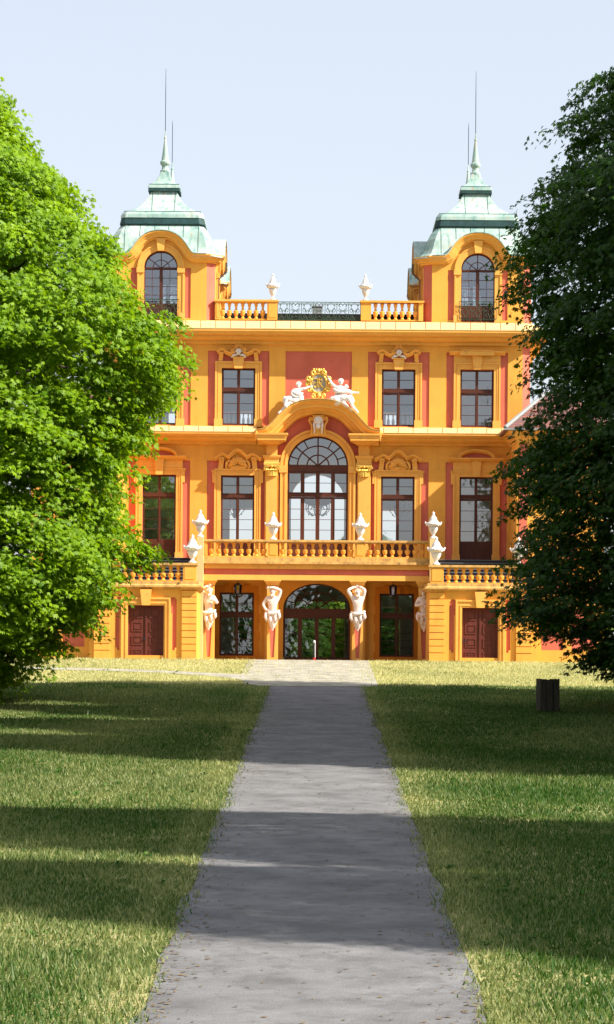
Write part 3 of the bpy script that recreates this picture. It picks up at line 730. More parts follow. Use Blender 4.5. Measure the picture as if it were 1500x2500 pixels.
# pilasters, capitals, entablature blocks, curved gable
for s in (-1, 1):
    c = s * 112.5
    bm = bmesh.new()
    bboxU(bm, c - 13.5, c + 13.5, 243, 528, -.22, .01); bboxU(bm, c - 17, c + 17, 243, 258, -.28, .0)
    bboxU(bm, c - 17, c - 13.6, 258, 500, -.10, .01); bboxU(bm, c + 13.6, c + 17, 258, 500, -.10, .01)
    sweep_plan(bm, [(X(c - 17), .01), (X(c - 17), -.22), (X(c + 17), -.22), (X(c + 17), .01)], [(-.02, Z(477)), (.05, Z(477)), (.05, Z(480)), (.02, Z(482)), (.02, Z(490)), (.08, Z(493)), (.10, Z(496)), (.10, Z(499)), (-.02, Z(499.5))])
    finish(bm, 'pilaster', M['trim'], pal)
    bm = bmesh.new()
    box(bm, X(c - 16), X(c + 16), -.30, .01, Z(526), Z(531))
    zz_ = lambda h: Z(h, -1.1)
    sweep_plan(bm, [(X(c - 18), .01), (X(c - 18), -.86), (X(c + 18), -.86), (X(c + 18), .01)], [(-.34, zz_(529)), (-.02, zz_(530)), (.05, zz_(532)), (.16, zz_(535)), (.24, zz_(536.8)), (.33, zz_(537)), (.33, zz_(542)), (.355, zz_(542.6)), (.355, zz_(548)), (.42, zz_(549.5)), (.43, zz_(554)), (-.34, zz_(554.5))])
    sweep_plan(bm, [(X(c - 18), .01), (X(c - 18), -.28), (X(c + 18), -.28), (X(c + 18), .01)], [(-.1, Z(524)), (.0, Z(525)), (.08, Z(528)), (.2, Z(530)), (.2, Z(532)), (-.1, Z(532))])
    finish(bm, 'entablature_block', M['trim'], pal)
    bm = bmesh.new()
    lathe(bm, [(.24, 0), (.25, .28), (.3, .3)], (X(c), -.10, Z(448)), 32, mod=lambda a, z: 1 + .1 * abs(math.sin(a * 10)), sx=1.15)
    box(bm, X(c - 19), X(c + 19), -.36, .0, Z(473), Z(476.5))
    for q in (-1, 1):
        volute(bm, (c + q * 14, 467), 6, -.34, q, .04); tube(bm, [(X(c + q * 4), -.36, Z(472)), (X(c + q * 12), -.36, Z(470))], .04, 6)
    blob(bm, (X(c), -.36, Z(471)), .07, 8)
    for i in range(7): blob(bm, (X(c - 12 + 4 * i), -.35, Z(463)), (.035, .03, .05), 6)
    finish(bm, 'capital', M['gold'], pal)
G = [(-150, 556), (-138, 557), (-127, 560), (-117, 568), (-107, 578.5), (-97, 590), (-88, 599), (-78, 608), (-66, 617), (-45, 626), (-23, 630), (0, 631.5)]
G = G + [(-a, b) for a, b in reversed(G[:-1])]
GP = [(0.004, 0), (1.22, 0), (1.22, -.06), (1.15, -.12), (1.05, -.2), (.98, -.22), (.95, -.36), (.72, -.38), (.66, -.5), (.5, -.52), (.42, -.64), (0.004, -.68)]
bm = bmesh.new(); sweep_plane(bm, [(x, z) for x, z in pts(G)], GP, 0)
for s in (-1, 1): volute(bm, (s * 150, 549), 5, -1.15, s, .04, 1.2); tube(bm, [(X(s * 150), -1.15, Z(556)), (X(s * 149), -1.18, Z(542)), (X(s * 150), -1.1, Z(532))], [.08, .07, .03], 8)
finish(bm, 'portal_gable', M['trim'], pal)
bm = bmesh.new(); sweep_plane(bm, [(x, z + .012) for x, z in pts(G)], [(0.02, 0), (1.26, 0), (1.26, .03), (0.02, .035)], 0); finish(bm, 'gable_coping', M['slab'], pal)

# ground floor windows and entrance inside the portico
for s in (-1, 1):
    c = s * CU
    w = sash(c, 10, 164, 42, 110, 2, 5)
    bm = bmesh.new()
    edge = []
    hs = [8, 30, 52, 74, 96, 118, 140, 162]
    outer = [(c - 56, 0)]
    # toothed rusticated surround
    R_ = []
    for i in range(8):
        a = 56 if i % 2 == 0 else 53; R_ += [(a, i * 22.4), (a, (i + 1) * 22.4)]
    rt = [(c + a, h) for a, h in R_]; lf = [(c - a, h) for a, h in reversed(R_)]
    plate(bm, pts(rt + lf), [rect(c - 42, c + 42, 10, 164)], -.06, .0 - .001)
    finish(bm, 'surround', M['orange'], w)
    bm = bmesh.new()
    keystone(bm, c, 163, 182, 8, 10, -.16, -.05)
    for q in (-1, 1): keystone(bm, c + q * 24, 165, 183, 7, 8, -.10, -.05)
    finish(bm, 'keystone', M['orange'], w)
bm = bmesh.new()
fan(bm, 0, 125, 82, .22, [R(a) for a in (40, 90, 140)], [30, 55], 4, 62, 1.0, 8)
for a in (20, 62, 118, 160):
    P = lambda rad: (X(rad * math.cos(R(a))), .255, Z(125 + rad * .756 * math.sin(R(a)))); tube(bm, [P(55), P(79)], .022, 4)
bboxU(bm, -82, 82, 106, 126, .16, .3)
bars(bm, 0, 82, 2, 107, 4, 5, .22, 5, 10)
dr = finish(bm, 'entrance_door', M['wood'], pal); pane(arch(0, 80, 3, 125, 60), .27, dr)

# ---- portico with balcony (three metres in front of the wall)
PY = -3.0
bm = bmesh.new()
xl, xr = X(-279, PY), X(272, PY)
zt = lambda Y: EYE + (1600 - Y) * k * (1 + PY / D)
def slabbox(Y0, Y1, over, mname, name, y1=-.003):
    bm = bmesh.new(); box(bm, xl - over, xr + over, PY - over, y1, zt(Y1), zt(Y0)); return finish(bm, name, M[mname], pal)
slabbox(1404.5, 1417, 0.06, 'trim', 'architrave'); slabbox(1390, 1404.3, 0.0, 'red', 'frieze'); slabbox(1378, 1389.8, 0.12, 'trim', 'balcony_cornice')
slabbox(1372, 1377.8, 0.28, 'slab', 'balcony_slab'); slabbox(1362, 1371.8, 0.10, 'slab', 'plinth_band')
zf = zt(1378)
def make_baluster(m, h, r, name='baluster'):
    bm = bmesh.new()
    P = [(.75, 0), (.75, .06), (.6, .08), (.45, .13), (.42, .17), (.62, .2), (.82, .28), (.95, .42), (1, .46), (1, .5), (.8, .52), (.48, .56), (.4, .68), (.42, .76), (.62, .8), (.62, .84), (.5, .87), (.75, .92), (.75, 1)]
    lathe(bm, [(a * r, b * h) for a, b in P], seg=12)
    o = finish(bm, name, m, None, True); return o
def balustrade(name, spots, y, z0, z1, U0, U1, posts, m='yellow', railh=.1, raild=.17, r=.135, capm='slab', r_y=None, extra=0.0):
    """spots: baluster U list; posts: (U0,U1) pedestals; rail on top"""
    bm = bmesh.new()
    box(bm, X(U0, y), X(U1, y), y - .03, y + .26, z0, z0 + .06)
    for a, b in posts:
        box(bm, X(a, y), X(b, y), y - .10, y + .32, z0 + .003, z1 - railh)
        plate(bm, [(X(a, y) + .07, z0 + .12), (X(b, y) - .07, z0 + .12), (X(b, y) - .07, z1 - railh - .06), (X(a, y) + .07, z1 - railh - .06)], [], y - .12, y - .09)
    B = finish(bm, name, M[m], pal)
    bm = bmesh.new(); box(bm, X(U0, y) - .05, X(U1, y) + .05, y - raild, y + .34, z1 - railh, z1)
    box(bm, X(U0, y), X(U1, y), y - raild + .05, y + .3, z1 - railh - .045, z1 - railh - .002)
    finish(bm, 'handrail', M[capm], B)
    h = z1 - railh - .045 - z0 - .06
    b0 = make_baluster(M[m], h, r); first = True
    for u in spots:
        b = b0 if first else copyof(b0); first = False
        b.parent = B; b.location = (X(u, y), y + .11, z0 + .06)
    return B
zr = zt(1318.5); zb = zt(1362)
balustrade('balustrade', [-259 + 18.4 * i for i in range(8)] + [-85 + 18.6 * i for i in range(10)] + [128.5 + 18.4 * i for i in range(8)], PY + .05, zb, zr, -279, 272, [(-120, -96), (93, 117), (-279, -268), (262, 272)])
# portico pillars with red tapering inlays, and their capitals
def herm(U, w=13.5, yy=PY + .02):
    bm = bmesh.new(); zt0 = zt(1612) - .02
    a = [(X(U - w, PY), zt0), (X(U + w, PY), zt0), (X(U + w, PY), zt(1515)), (X(U - w, PY), zt(1515))]
    plate(bm, a, [], yy + .16, yy + .62)
    b = [(X(U - w * .95, PY), zt0 + .01), (X(U + w * .95, PY), zt0 + .01), (X(U + w * 1.02, PY), zt(1430)), (X(U - w * 1.02, PY), zt(1430))]
    t = [(X(U - 4, PY), zt(1606)), (X(U + 4, PY), zt(1606)), (X(U + 9, PY), zt(1510)), (X(U - 9, PY), zt(1510))]
    plate(bm, b, [t], yy + .06, yy + .165)
    box(bm, X(U - w, PY) + .03, X(U + w, PY) - .03, yy + .16, yy + .58, zt(1514), zt(1429.5))
    P = finish(bm, 'pillar', M['trim'], pal)
    bm = bmesh.new(); plate(bm, t, [], yy + .10, yy + .1601); finish(bm, 'inlay', M['red'], P)
    bm = bmesh.new()
    sweep_plan(bm, [(X(U - w, PY), yy + .5), (X(U - w, PY), yy + .02), (X(U + w, PY), yy + .02), (X(U + w, PY), yy + .5)],
               [(-.1, zt(1430)), (.02, zt(1430)), (.04, zt(1427)), (.10, zt(1422)), (.14, zt(1419.5)), (.14, zt(1416)), (-.1, zt(1416))])
    box(bm, X(U - w, PY), X(U + w, PY), yy + .02, yy + .5, zt(1430), zt(1416.2))
    finish(bm, 'capital', M['trim'], P)
    return P
HU = (-264, -108, 100, 262)
for u in HU: herm(u)
# ceiling of the portico and its flanking back strips
bm = bmesh.new()
for u in (-118, 110): box(bm, X(u - 9), X(u + 9), -.22, -.002, 0, Z(188))
finish(bm, 'wall_strip', M['trim'], pal)

# ---- stair wings in front (seven metres out)
WY = -7.0
zw = lambda Y: EYE + (1600 - Y) * k * (1 + WY / D)
def wing(s):
    A = -293 if s < 0 else 275
    u = lambda a: X(A + s * a, WY)
    def bx(bm, a0, a1, y0, y1, z0, z1): box(bm, *sorted((u(a0), u(a1))), y0, y1, z0, z1)
    zs = zw(1441)
    base = -.35
    bm = bmesh.new()
    hole = lambda a0, a1, Y0, Y1: [(min(u(a0), u(a1)), zw(Y1)), (max(u(a0), u(a1)), zw(Y1)), (max(u(a0), u(a1)), zw(Y0)), (min(u(a0), u(a1)), zw(Y0))]
    door = hole(80, 168, 1481, 1603)
    lo, hi = sorted((u(0.5), u(262)))
    red1 = hole(49, 63, 1461, 1590); red2 = hole(185, 198, 1461, 1590)
    plate(bm, [(lo, base), (hi, base), (hi, zs), (lo, zs)], [door, red1, red2], WY, WY + .07)
    bx(bm, .5, 8, WY + .071, -3.3, base, zs - .003) # inner cheek, faces the drive
    bx(bm, 240, 262, WY + .071, -.5, base, zs - .003)
    W = finish(bm, 'stair_wing', M['yellow'], pal)
    bm = bmesh.new(); plate(bm, [(lo + .02, base), (hi - .02, base), (hi - .02, zs - .01), (lo + .02, zs - .01)], [door], WY + .075, WY + .35); finish(bm, 'backing', M['red'], W)
    # teeth beside the red fields
    bm = bmesh.new()
    for a in (49, 63, 185, 198):
        pass
    for a0, a1, Y0, Y1 in ((49, 52, 1461, 1466), (60, 63, 1500, 1590), (185, 188, 1500, 1590), (195, 198, 1461, 1466), (49, 53, 1584, 1590), (194, 198, 1584, 1590)):
        bx(bm, a0, a1, WY - .002, WY + .074, zw(Y1), zw(Y0))
    # door architrave and its keystone
    fr = lambda g, Yt: [(min(u(80 - g), u(168 + g)), base), (max(u(80 - g), u(168 + g)), base), (max(u(80 - g), u(168 + g)), zw(Yt)), (min(u(80 - g), u(168 + g)), zw(Yt))]
    def U_(g0, Y0, g1, Y1, ya, yb):
        a = fr(g0, Y0); b = fr(g1, Y1)
        plate(bm, [a[0], b[0], b[3], b[2], b[1], a[1], a[2], a[3]], [], ya, yb)
    U_(16, 1462, 0.2, 1480.5, WY - .08, WY - .003); U_(16, 1462, 12, 1466, WY - .13, WY - .079); U_(6, 1474, 4, 1476.5, WY - .11, WY - .079)
    c = 124
    kx = [u(c - 9.5), u(c + 9.5), u(c + 14), u(c - 14)]
    plate(bm, list(zip(kx, [zw(1481), zw(1481), zw(1442), zw(1442)])), [], WY - .2, WY)
    finish(bm, 'surround', M['trim'], W)
    # rusticated piers: courses with red joints between
    for (a0, a1) in ((0, 36), (212, 250)):
        bm = bmesh.new(); n = 9; H0 = zw(1607); H1 = zs; st = (H1 - H0) / 10.1
        for i in range(11):
            z0 = H0 + i * st; z1 = min(z0 + st - .035, H1)
            if z1 > z0: bx(bm, a0, a1, WY - .11, WY - .004, max(z0, base) if i else base, z1)
        finish(bm, 'pier', M['yellow'], W)
        bm = bmesh.new(); bx(bm, a0 + .4, a1 - .4, WY - .085, WY - .005, base, zs - .02); finish(bm, 'pier_joint', M['joint'], W)
    # doors
    bm = bmesh.new(); cx = 124
    bx(bm, 80, 168, WY + .2, WY + .27, base, zw(1481))
    for q in (-1, 1):
        for Y0, Y1 in ((1486, 1512), (1521, 1545), (1555, 1578), (1588, 1603)):
            a0, a1 = cx + q * 8, cx + q * 36; lo_, hi_ = sorted((u(a0), u(a1)))
            plate(bm, [(lo_, zw(Y1)), (hi_, zw(Y1)), (hi_, zw(Y0)), (lo_, zw(Y0))], [[(lo_ + .06, zw(Y1) + .06), (hi_ - .06, zw(Y1) + .06), (hi_ - .06, zw(Y0) - .06), (lo_ + .06, zw(Y0) - .06)]], WY + .17, WY + .201)
            plate(bm, [(lo_ + .11, zw(Y1) + .11), (hi_ - .11, zw(Y1) + .11), (hi_ - .11, zw(Y0) - .11), (lo_ + .11, zw(Y0) - .11)], [], WY + .18, WY + .201)
    bx(bm, cx - 1.6, cx + 1.6, WY + .15, WY + .201, base, zw(1482))
    dd = finish(bm, 'door', M['wood_door'], W)
    bm = bmesh.new(); hu = u(cx + (4.5 if s < 0 else -39)); tube(bm, [(hu, WY + .14, zw(1562)), (hu, WY + .1, zw(1562)), (hu + .09, WY + .1, zw(1562))], .014, 6); box(bm, hu - .02, hu + .02, WY + .15, WY + .168, zw(1567), zw(1556)); finish(bm, 'door_handle', M['dark'], W)
    # cornice slab, stained
    bm = bmesh.new()
    pth_ = [(u(0), -3.3), (u(0), WY), (u(40), WY)] if s > 0 else [(u(40), WY), (u(0), WY), (u(0), -3.3)]
    pr_ = [(-.3, zw(1441)), (.04, zw(1441)), (.10, zw(1438)), (.22, zw(1436)), (.22, zw(1432)), (.1, zw(1429)), (.1, zw(1422)), (-.3, zw(1421.5))]
    pr0 = [(a, b) for a, b in pr_]
    full = [(u(0), -3.3), (u(0), WY - .12), (u(37), WY - .12), (u(37), WY), (u(262), WY), (u(262), -.5)]
    if s < 0: full = full[::-1]
    sweep_plan(bm, full, pr_)
    finish(bm, 'cornice_slab', M['slab'], W)
    bm = bmesh.new(); bx(bm, 1, 261, WY + .05, -.6, zw(1441), zw(1425)); finish(bm, 'terrace_floor', M['step'], W)
    # steps up to the main floor behind the parapet
    bm = bmesh.new(); z0 = zw(1425); zt_ = 4.84; n = 8; stp = (zt_ - z0) / n
    for i in range(n):
        y0 = -5.2 + i * .38
        bx(bm, 30, 258, y0, -.02, z0 + i * stp + .002, z0 + (i + 1) * stp)
    finish(bm, 'step', M['step'], W)
    bm = bmesh.new()
    for i in range(n): bx(bm, 31, 257, -5.24 + i * .38, -5.2 + i * .38 + .05, z0 + (i + 1) * stp + .001, z0 + (i + 1) * stp + .02)
    finish(bm, 'step_nosing', M['chimney'], W)
    sp = [A + s * (46 + 18.5 * i) for i in range(11)]
    UU = sorted((A + s * 0, A + s * 262))
    balustrade('balustrade', sp, WY + .05, zw(1423), zw(1377), UU[0], UU[1], [tuple(sorted((A + s * 2, A + s * 34))), tuple(sorted((A + s * 246, A + s * 262)))], r=.15)
    # the high pedestal at the inner corner that carries the upper urn
    bm = bmesh.new(); uu = -286 if s < 0 else 283
    y0 = PY - .55
    box(bm, X(uu - 8, y0), X(uu + 8, y0), y0, y0 + .5, 0, EYE + (1600 - 1313) * k * (1 + y0 / D)); finish(bm, 'urn_pedestal', M['cream'], W)
    # lower outer flank, set back, with a pink field
    bm = bmesh.new(); lo, hi = sorted((u(262.5), u(430)))
    plate(bm, [(lo, base), (hi, base), (hi, zs), (lo, zs)], [hole(276, 330, 1480, 1583), hole(350, 405, 1480, 1583)], WY + .5, WY + .57)
    F_ = finish(bm, 'flank_wall', M['yellow'], pal)
    bm = bmesh.new(); plate(bm, [(lo, base), (hi, base), (hi, zs), (lo, zs)], [], WY + .575, WY + .9); box(bm, lo, hi, WY + .5, -.5, zs + .002, zs + .3); finish(bm, 'flank_field', M['red'], F_)
for s in (-1, 1): wing(s)

# ---- side pavilions with tiled hipped roofs
for s in (-1, 1):
    y0, y1 = -4.0, 3.0; x0 = X(486, y0) * s; x1 = X(700, y0) * s; ze = EYE + (1600 - 1048) * k * (1 + y0 / D)
    bm = bmesh.new(); box(bm, *sorted((x0, x1)), y0, y1, -.1, ze)
    PV = finish(bm, 'pavilion_wall', M['yellow'], pal)
    bm = bmesh.new(); box(bm, *sorted((x0 + s * .12, x0 + s * .5)), y0 - .03, y0 + .1, 4.4, ze - .6); box(bm, *sorted((x0 + s * 2.4, x0 + s * 2.8)), y0 - .03, y0 + .1, 4.4, ze - .6); finish(bm, 'pavilion_strip', M['red'], PV)
    bm = bmesh.new(); pa = [(x0, y1), (x0, y0), (x1, y0), (x1, y1)]
    if s < 0: pa = [(x1, y1), (x1, y0), (x0, y0), (x0, y1)]
    sweep_plan(bm, pa, [(-.05, ze - .5), (.03, ze - .5), (.08, ze - .38), (.2, ze - .3), (.32, ze - .12), (.45, ze - .05), (.45, ze + .04), (-.05, ze + .05)]); finish(bm, 'pavilion_cornice', M['trim'], PV)
    bm = bmesh.new(); o = .62
    a = [bm.verts.new(p) for p in ((x0 - s * o, y0 - o, ze + .06), (x1 + s * o, y0 - o, ze + .06), (x1 + s * o, y1 + .0, ze + .06), (x0 - s * o, y1, ze + .06))]
    b = [bm.verts.new(p) for p in ((x0 + s * 1.7, (y0 + y1) / 2 - .4, ze + 2.15), (x1 - s * 1.5, (y0 + y1) / 2 - .4, ze + 2.15), (x1 - s * 1.5, (y0 + y1) / 2, ze + 2.15), (x0 + s * 1.7, (y0 + y1) / 2, ze + 2.15))]
    c_ = [bm.verts.new((v.co.x, v.co.y, v.co.z - .08)) for v in a]
    for i in range(4):
        j = (i + 1) % 4; bm.faces.new((a[i], a[j], b[j], b[i])); bm.faces.new((c_[i], c_[j], a[j], a[i]))
    bm.faces.new(b); bm.faces.new(c_)
    RF = finish(bm, 'pavilion_roof', M['tiles'], PV)
    bm = bmesh.new(); tube(bm, [(x0 - s * o, y0 - o, ze + .09), (x0 + s * 1.7, (y0 + y1) / 2 - .4, ze + 2.18)], .1, 6); 
    box(bm, *sorted((x0 - s * (o + .08), x1)), y0 - o - .08, y0 - o + .02, ze - .02, ze + .06); finish(bm, 'roof_flashing', M['chimney'], PV)

# ---- towers
TC = 2.64
def tower(cx, cy, dz=0.0, front=True):
    """cx, cy plan centre in metres; dz lowers the rear ones. Square plan with chamfered corners, an arched gable on each side"""
    zb_ = 16.5 + dz
    Zt = lambda h: Z(h) + dz
    hw = 132; fl = 112
    objs = []
    def rot4(fn, name, m, parent, smooth=False, sides=(0, 1, 2, 3), each=None):
        first = None
        for q in sides:
            bm = bmesh.new(); fn(bm)
            bmesh.ops.rotate(bm, verts=bm.verts[:], cent=(0, 0, 0), matrix=Matrix.Rotation(q * math.pi / 2, 3, 'Z'))
            o = finish(bm, name, m, parent, smooth); o.location = (cx, cy, 0) if parent in (pal, None) else (0, 0, 0)
            first = first or o
            if each: each(o, q)
        return first
    y0 = -hw * k
    sc = lambda l: [(a * k, Zt(b)) for a, b in l]
    A_ = lambda w, h0, hs, r: [(a, b + dz) for a, b in arch(0, w, h0, hs, r)]
    GC = [(-112, 970), (-84, 970), (-75, 974), (-66, 988), (-58, 1000), (-48, 1010), (-34, 1020), (-18, 1026), (0, 1028)]
    GC = GC + [(-a, b) for a, b in reversed(GC[:-1])]
    def wall(bm):
        top = sc([(112, 826), (112, 970)] + [(-a, b) for a, b in GC[1:-1]] + [(-112, 970), (-112, 826)])
        strips = [[(a, b) for a, b in sc([(q * 66 - 7, 833), (q * 66 + 7, 833), (q * 66 + 7, 955), (q * 66 - 7, 955)])] for q in (-1, 1)]
        plate(bm, top, strips + [A_(41, 829, 956, 41)], y0, y0 + .05)
    bm = bmesh.new()
    for q in range(4):
        n0 = len(bm.verts); wall(bm); bm.verts.ensure_lookup_table()
        bmesh.ops.rotate(bm, verts=bm.verts[n0:], cent=(0, 0, 0), matrix=Matrix.Rotation(q * math.pi / 2, 3, 'Z'))
    T = finish(bm, 'tower', M['yellow'], pal); T.location = (cx, cy, 0)
    def back(bm):
        plate(bm, sc([(-112, 826), (112, 826), (112, 975), (60, 1000), (-60, 1000), (-112, 975)]), [A_(41, 829, 956, 41)], y0 + .055, y0 + .35)
        # chamfered corner, red
        q = [(112 * k, y0 + .003), (hw * k, y0 + .4), (hw * k - .25, y0 + .5), (112 * k - .1, y0 + .25)]
        a = [bm.verts.new((x, y, Zt(826))) for x, y in q]; b = [bm.verts.new((x, y, Zt(968))) for x, y in q]
        for i in range(4): bm.faces.new((a[i], a[(i + 1) % 4], b[(i + 1) % 4], b[i]))
        bm.faces.new(a); bm.faces.new(b)
    Bk = rot4(back, 'red_field', M['red'], T); Bk.location = (0, 0, 0)
    # cornice following the gable
    t8 = math.tan(math.pi / 8)
    top = [(-112, 987), (-86, 987), (-80, 988), (-74, 992), (-68, 1000), (-62, 1010), (-54, 1020), (-46, 1028), (-36, 1035), (-24, 1040), (-12, 1042.5), (0, 1043)]
    top = top + [(-a, b) for a, b in reversed(top[:-1])]
    PF = [(-.02, 0), (.42, 0), (.42, -.06), (.37, -.09), (.30, -.17), (.27, -.19), (.24, -.28), (.14, -.31), (.1, -.37), (-.02, -.38)]
    def corn(bm):
        sweep_plane(bm, sc(top), PF, y0, ends=(t8, t8))
        p0 = Vector((112 * k, y0)); p1 = Vector((hw * k, y0 + .4)); p2 = Vector((hw * k, y0 + .8))
        # chamfer run, mitred into both neighbours
        z = Zt(987); rings = []
        for p, nn in ((p0, Vector((t8, -1))), (p1, Vector((1, -t8)))):
            rings.append([bm.verts.new((p.x + nn.x * a, p.y + nn.y * a, z + b)) for a, b in PF])
        m = len(PF)
        for j in range(m): bm.faces.new((rings[0][j], rings[1][j], rings[1][(j + 1) % m], rings[0][(j + 1) % m]))
    C_ = rot4(corn, 'tower_cornice', M['trim'], T); C_.location = (0, 0, 0)
    # arched surround, imposts and keystone
    def sur(bm):
        o = A_(57, 829, 956, 57); i_ = A_(41, 829, 956, 41)
        plate(bm, o[1:] + [o[0]] + [i_[0]] + list(reversed(i_[1:])), [], y0 - .06, y0 + .052)
        o = A_(57, 829, 956, 57); i_ = A_(53.5, 829, 956, 53.5)
        plate(bm, o[1:] + [o[0]] + [i_[0]] + list(reversed(i_[1:])), [], y0 - .10, y0 - .059)
        for q in (-1, 1):
            box(bm, *sorted((q * 40.5 * k, q * 59 * k)), y0 - .13, y0, Zt(943), Zt(955)); box(bm, *sorted((q * 40.5 * k, q * 59 * k)), y0 - .13, y0, Zt(827), Zt(845))
        plate(bm, sc([(-7.5, 996), (7.5, 996), (11.5, 1026), (-11.5, 1026)]), [], y0 - .2, y0)
    S_ = rot4(sur, 'surround', M['trim'], T); S_.location = (0, 0, 0)
    # arched windows
    def fr(bm):
        y = y0 + .2; P = lambda rad, a: (rad * k * math.cos(a), Zt(956) + rad * k * math.sin(a))
        plate(bm, [P(41, math.pi * i / 20) for i in range(21)] + [P(38, math.pi * i / 20) for i in range(20, -1, -1)], [], y, y + .07)
        for a in (38, 90, 142): tube(bm, [(P(2, R(a))[0], y + .035, P(2, R(a))[1]), (P(39, R(a))[0], y + .035, P(39, R(a))[1])], .02, 4)
        tube(bm, [(P(20, math.pi * i / 14)[0], y + .035, P(20, math.pi * i / 14)[1]) for i in range(15)], .018, 4)
        lathe(bm, [(.09, 0), (.09, .05)], (0, y + .0, Zt(955)), 10)
        box(bm, -41 * k, 41 * k, y - .03, y + .08, Zt(953.5), Zt(957.5))
        holes = []
        for cxx in (-1, 1):
            for cc in (0, 1):
                for r_ in range(4):
                    a = cxx * (4 + cc * 18); b = cxx * (4 + cc * 18 + 17); a, b = sorted((a, b)); h0 = 870 + r_ * 20.8
                    holes.append(sc([(a, h0), (b, h0), (b, h0 + 19.8), (a, h0 + 19.8)]))
        plate(bm, sc([(-41, 829), (41, 829), (41, 954), (-41, 954)]), holes, y, y + .07)
    def addpane(o, q):
        bm = bmesh.new(); v = [bm.verts.new((x, y0 + .24, z)) for x, z in A_(40, 868, 956, 40)]; bm.faces.new(v)
        bmesh.ops.rotate(bm, verts=bm.verts[:], cent=(0, 0, 0), matrix=Matrix.Rotation(q * math.pi / 2, 3, 'Z'))
        finish(bm, 'pane', M['glass'], o, recalc=False)
    rot4(fr, 'window', M['wood'], pal, each=addpane)
    # iron window railing (front)
    if front:
        bm = bmesh.new(); y = y0 - .17
        box(bm, -.9, .9, y - .02, y + .02, Zt(876), Zt(878)); box(bm, -.9, .9, y - .015, y + .015, Zt(834), Zt(835.5))
        for i in range(4): box(bm, -.9 + i * .6 - .012, -.9 + i * .6 + .012, y - .012, y + .012, Zt(834), Zt(877))
        for i in range(3):
            c = -.6 + i * .6; zc = Zt(856)
            for q in (-1, 1):
                for (dx, dzz, r_, a0, tr) in ((.13, .2, .10, math.pi / 2, 1.2), (.13, -.2, .11, -math.pi / 2, -1.2), (.2, .0, .07, 0, 1.2)):
                    P = []
                    for j in range(16):
                        t = j / 15; a = a0 + q * tr * t * 1.5 * math.pi; rr = r_ * (1 - .75 * t); P.append((c + q * dx + q * rr * math.cos(a) * (1 if q > 0 else 1), y, zc + dzz + rr * math.sin(a)))
                    tube(bm, P, .013, 4)
                tube(bm, [(c + q * .02, y, zc - .36), (c + q * .12, y, zc - .1), (c + q * .02, y, zc + .12), (c + q * .1, y, zc + .28), (c, y, zc + .38)], .013, 4)
        rr_ = finish(bm, 'window_railing', M['iron'], T)
    # copper bell roof
    ZR = lambda w, h: EYE + (h - 12) * k * (1 + (TC - w * k) / D) + dz
    prof_ = [(150, 984), (150, 986.5), (143, 989), (135, 996), (130, 1006), (126, 1018), (121, 1031), (113, 1045), (103, 1056), (94, 1064), (88, 1072)]
    def oct_ring(bm, w, z, ch):
        w *= k; c = min(ch, w * .45)
        P = [(-w + c, -w), (w - c, -w), (w, -w + c), (w, w - c), (w - c, w), (-w + c, w), (-w, w - c), (-w, -w + c)]
        return [bm.verts.new((x, y, z)) for x, y in P]
    def loft(bm, pl, cap=True):
        rs = [oct_ring(bm, w, ZR(w, h), .42 * max(.0, min(1, (w - 60) / 80)) + .02) for w, h in pl]
        for a, b in zip(rs, rs[1:]):
            for i in range(8): bm.faces.new((a[i], a[(i + 1) % 8], b[(i + 1) % 8], b[i]))
        if cap: bm.faces.new(rs[0]); bm.faces.new(rs[-1])
    bm = bmesh.new(); gap = {984: 79, 986.5: 79, 989: 77, 996: 71, 1006: 64, 1018: 55, 1031: 42, 1045: 3}
    chf = lambda w: .42 * max(.0, min(1, (w - 60) / 80)) + .02
    for q in range(4):
        n0 = len(bm.verts); rows = []
        for w, h in prof_:
            z = ZR(w, h); c = chf(w); W_ = w * k; g_ = gap.get(h, 3) * k
            rows.append([bm.verts.new(p) for p in ((-W_ + c, -W_, z), (-g_, -W_, z), (g_, -W_, z), (W_ - c, -W_, z), (W_, -W_ + c, z))])
        for a, b, (w, h) in zip(rows, rows[1:], prof_):
            for i in range(4):
                if i == 1 and h < 1040: continue
                bm.faces.new((a[i], a[i + 1], b[i + 1], b[i]))
        bm.verts.ensure_lookup_table(); bmesh.ops.rotate(bm, verts=bm.verts[n0:], cent=(0, 0, 0), matrix=Matrix.Rotation(q * math.pi / 2, 3, 'Z'))
    bmesh.ops.remove_doubles(bm, verts=bm.verts[:], dist=.0005)
    R1 = finish(bm, 'tower_roof', M['copper'], pal); R1.location = (cx, cy, 0)
    bm = bmesh.new(); loft(bm, [(86, 1071), (104, 1061), (104.5, 1063), (101, 1077)]); o = finish(bm, 'eaves_soffit', M['copper_shade'], R1)
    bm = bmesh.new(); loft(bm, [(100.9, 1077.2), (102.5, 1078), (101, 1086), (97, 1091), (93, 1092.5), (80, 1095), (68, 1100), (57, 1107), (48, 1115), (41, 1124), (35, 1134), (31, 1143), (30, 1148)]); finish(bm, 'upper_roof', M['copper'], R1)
    bm = bmesh.new(); loft(bm, [(29, 1147), (36, 1144.5), (39.5, 1143), (38.5, 1150)]); finish(bm, 'lantern_soffit', M['copper_shade'], R1)
    bm = bmesh.new(); loft(bm, [(38.2, 1150.2), (39.5, 1151), (38, 1157), (36, 1159), (29, 1162), (22, 1167), (17, 1174), (13, 1183), (11, 1190)]); finish(bm, 'lantern_roof', M['copper'], R1)
    zf_ = lambda h: ZR(0, h)
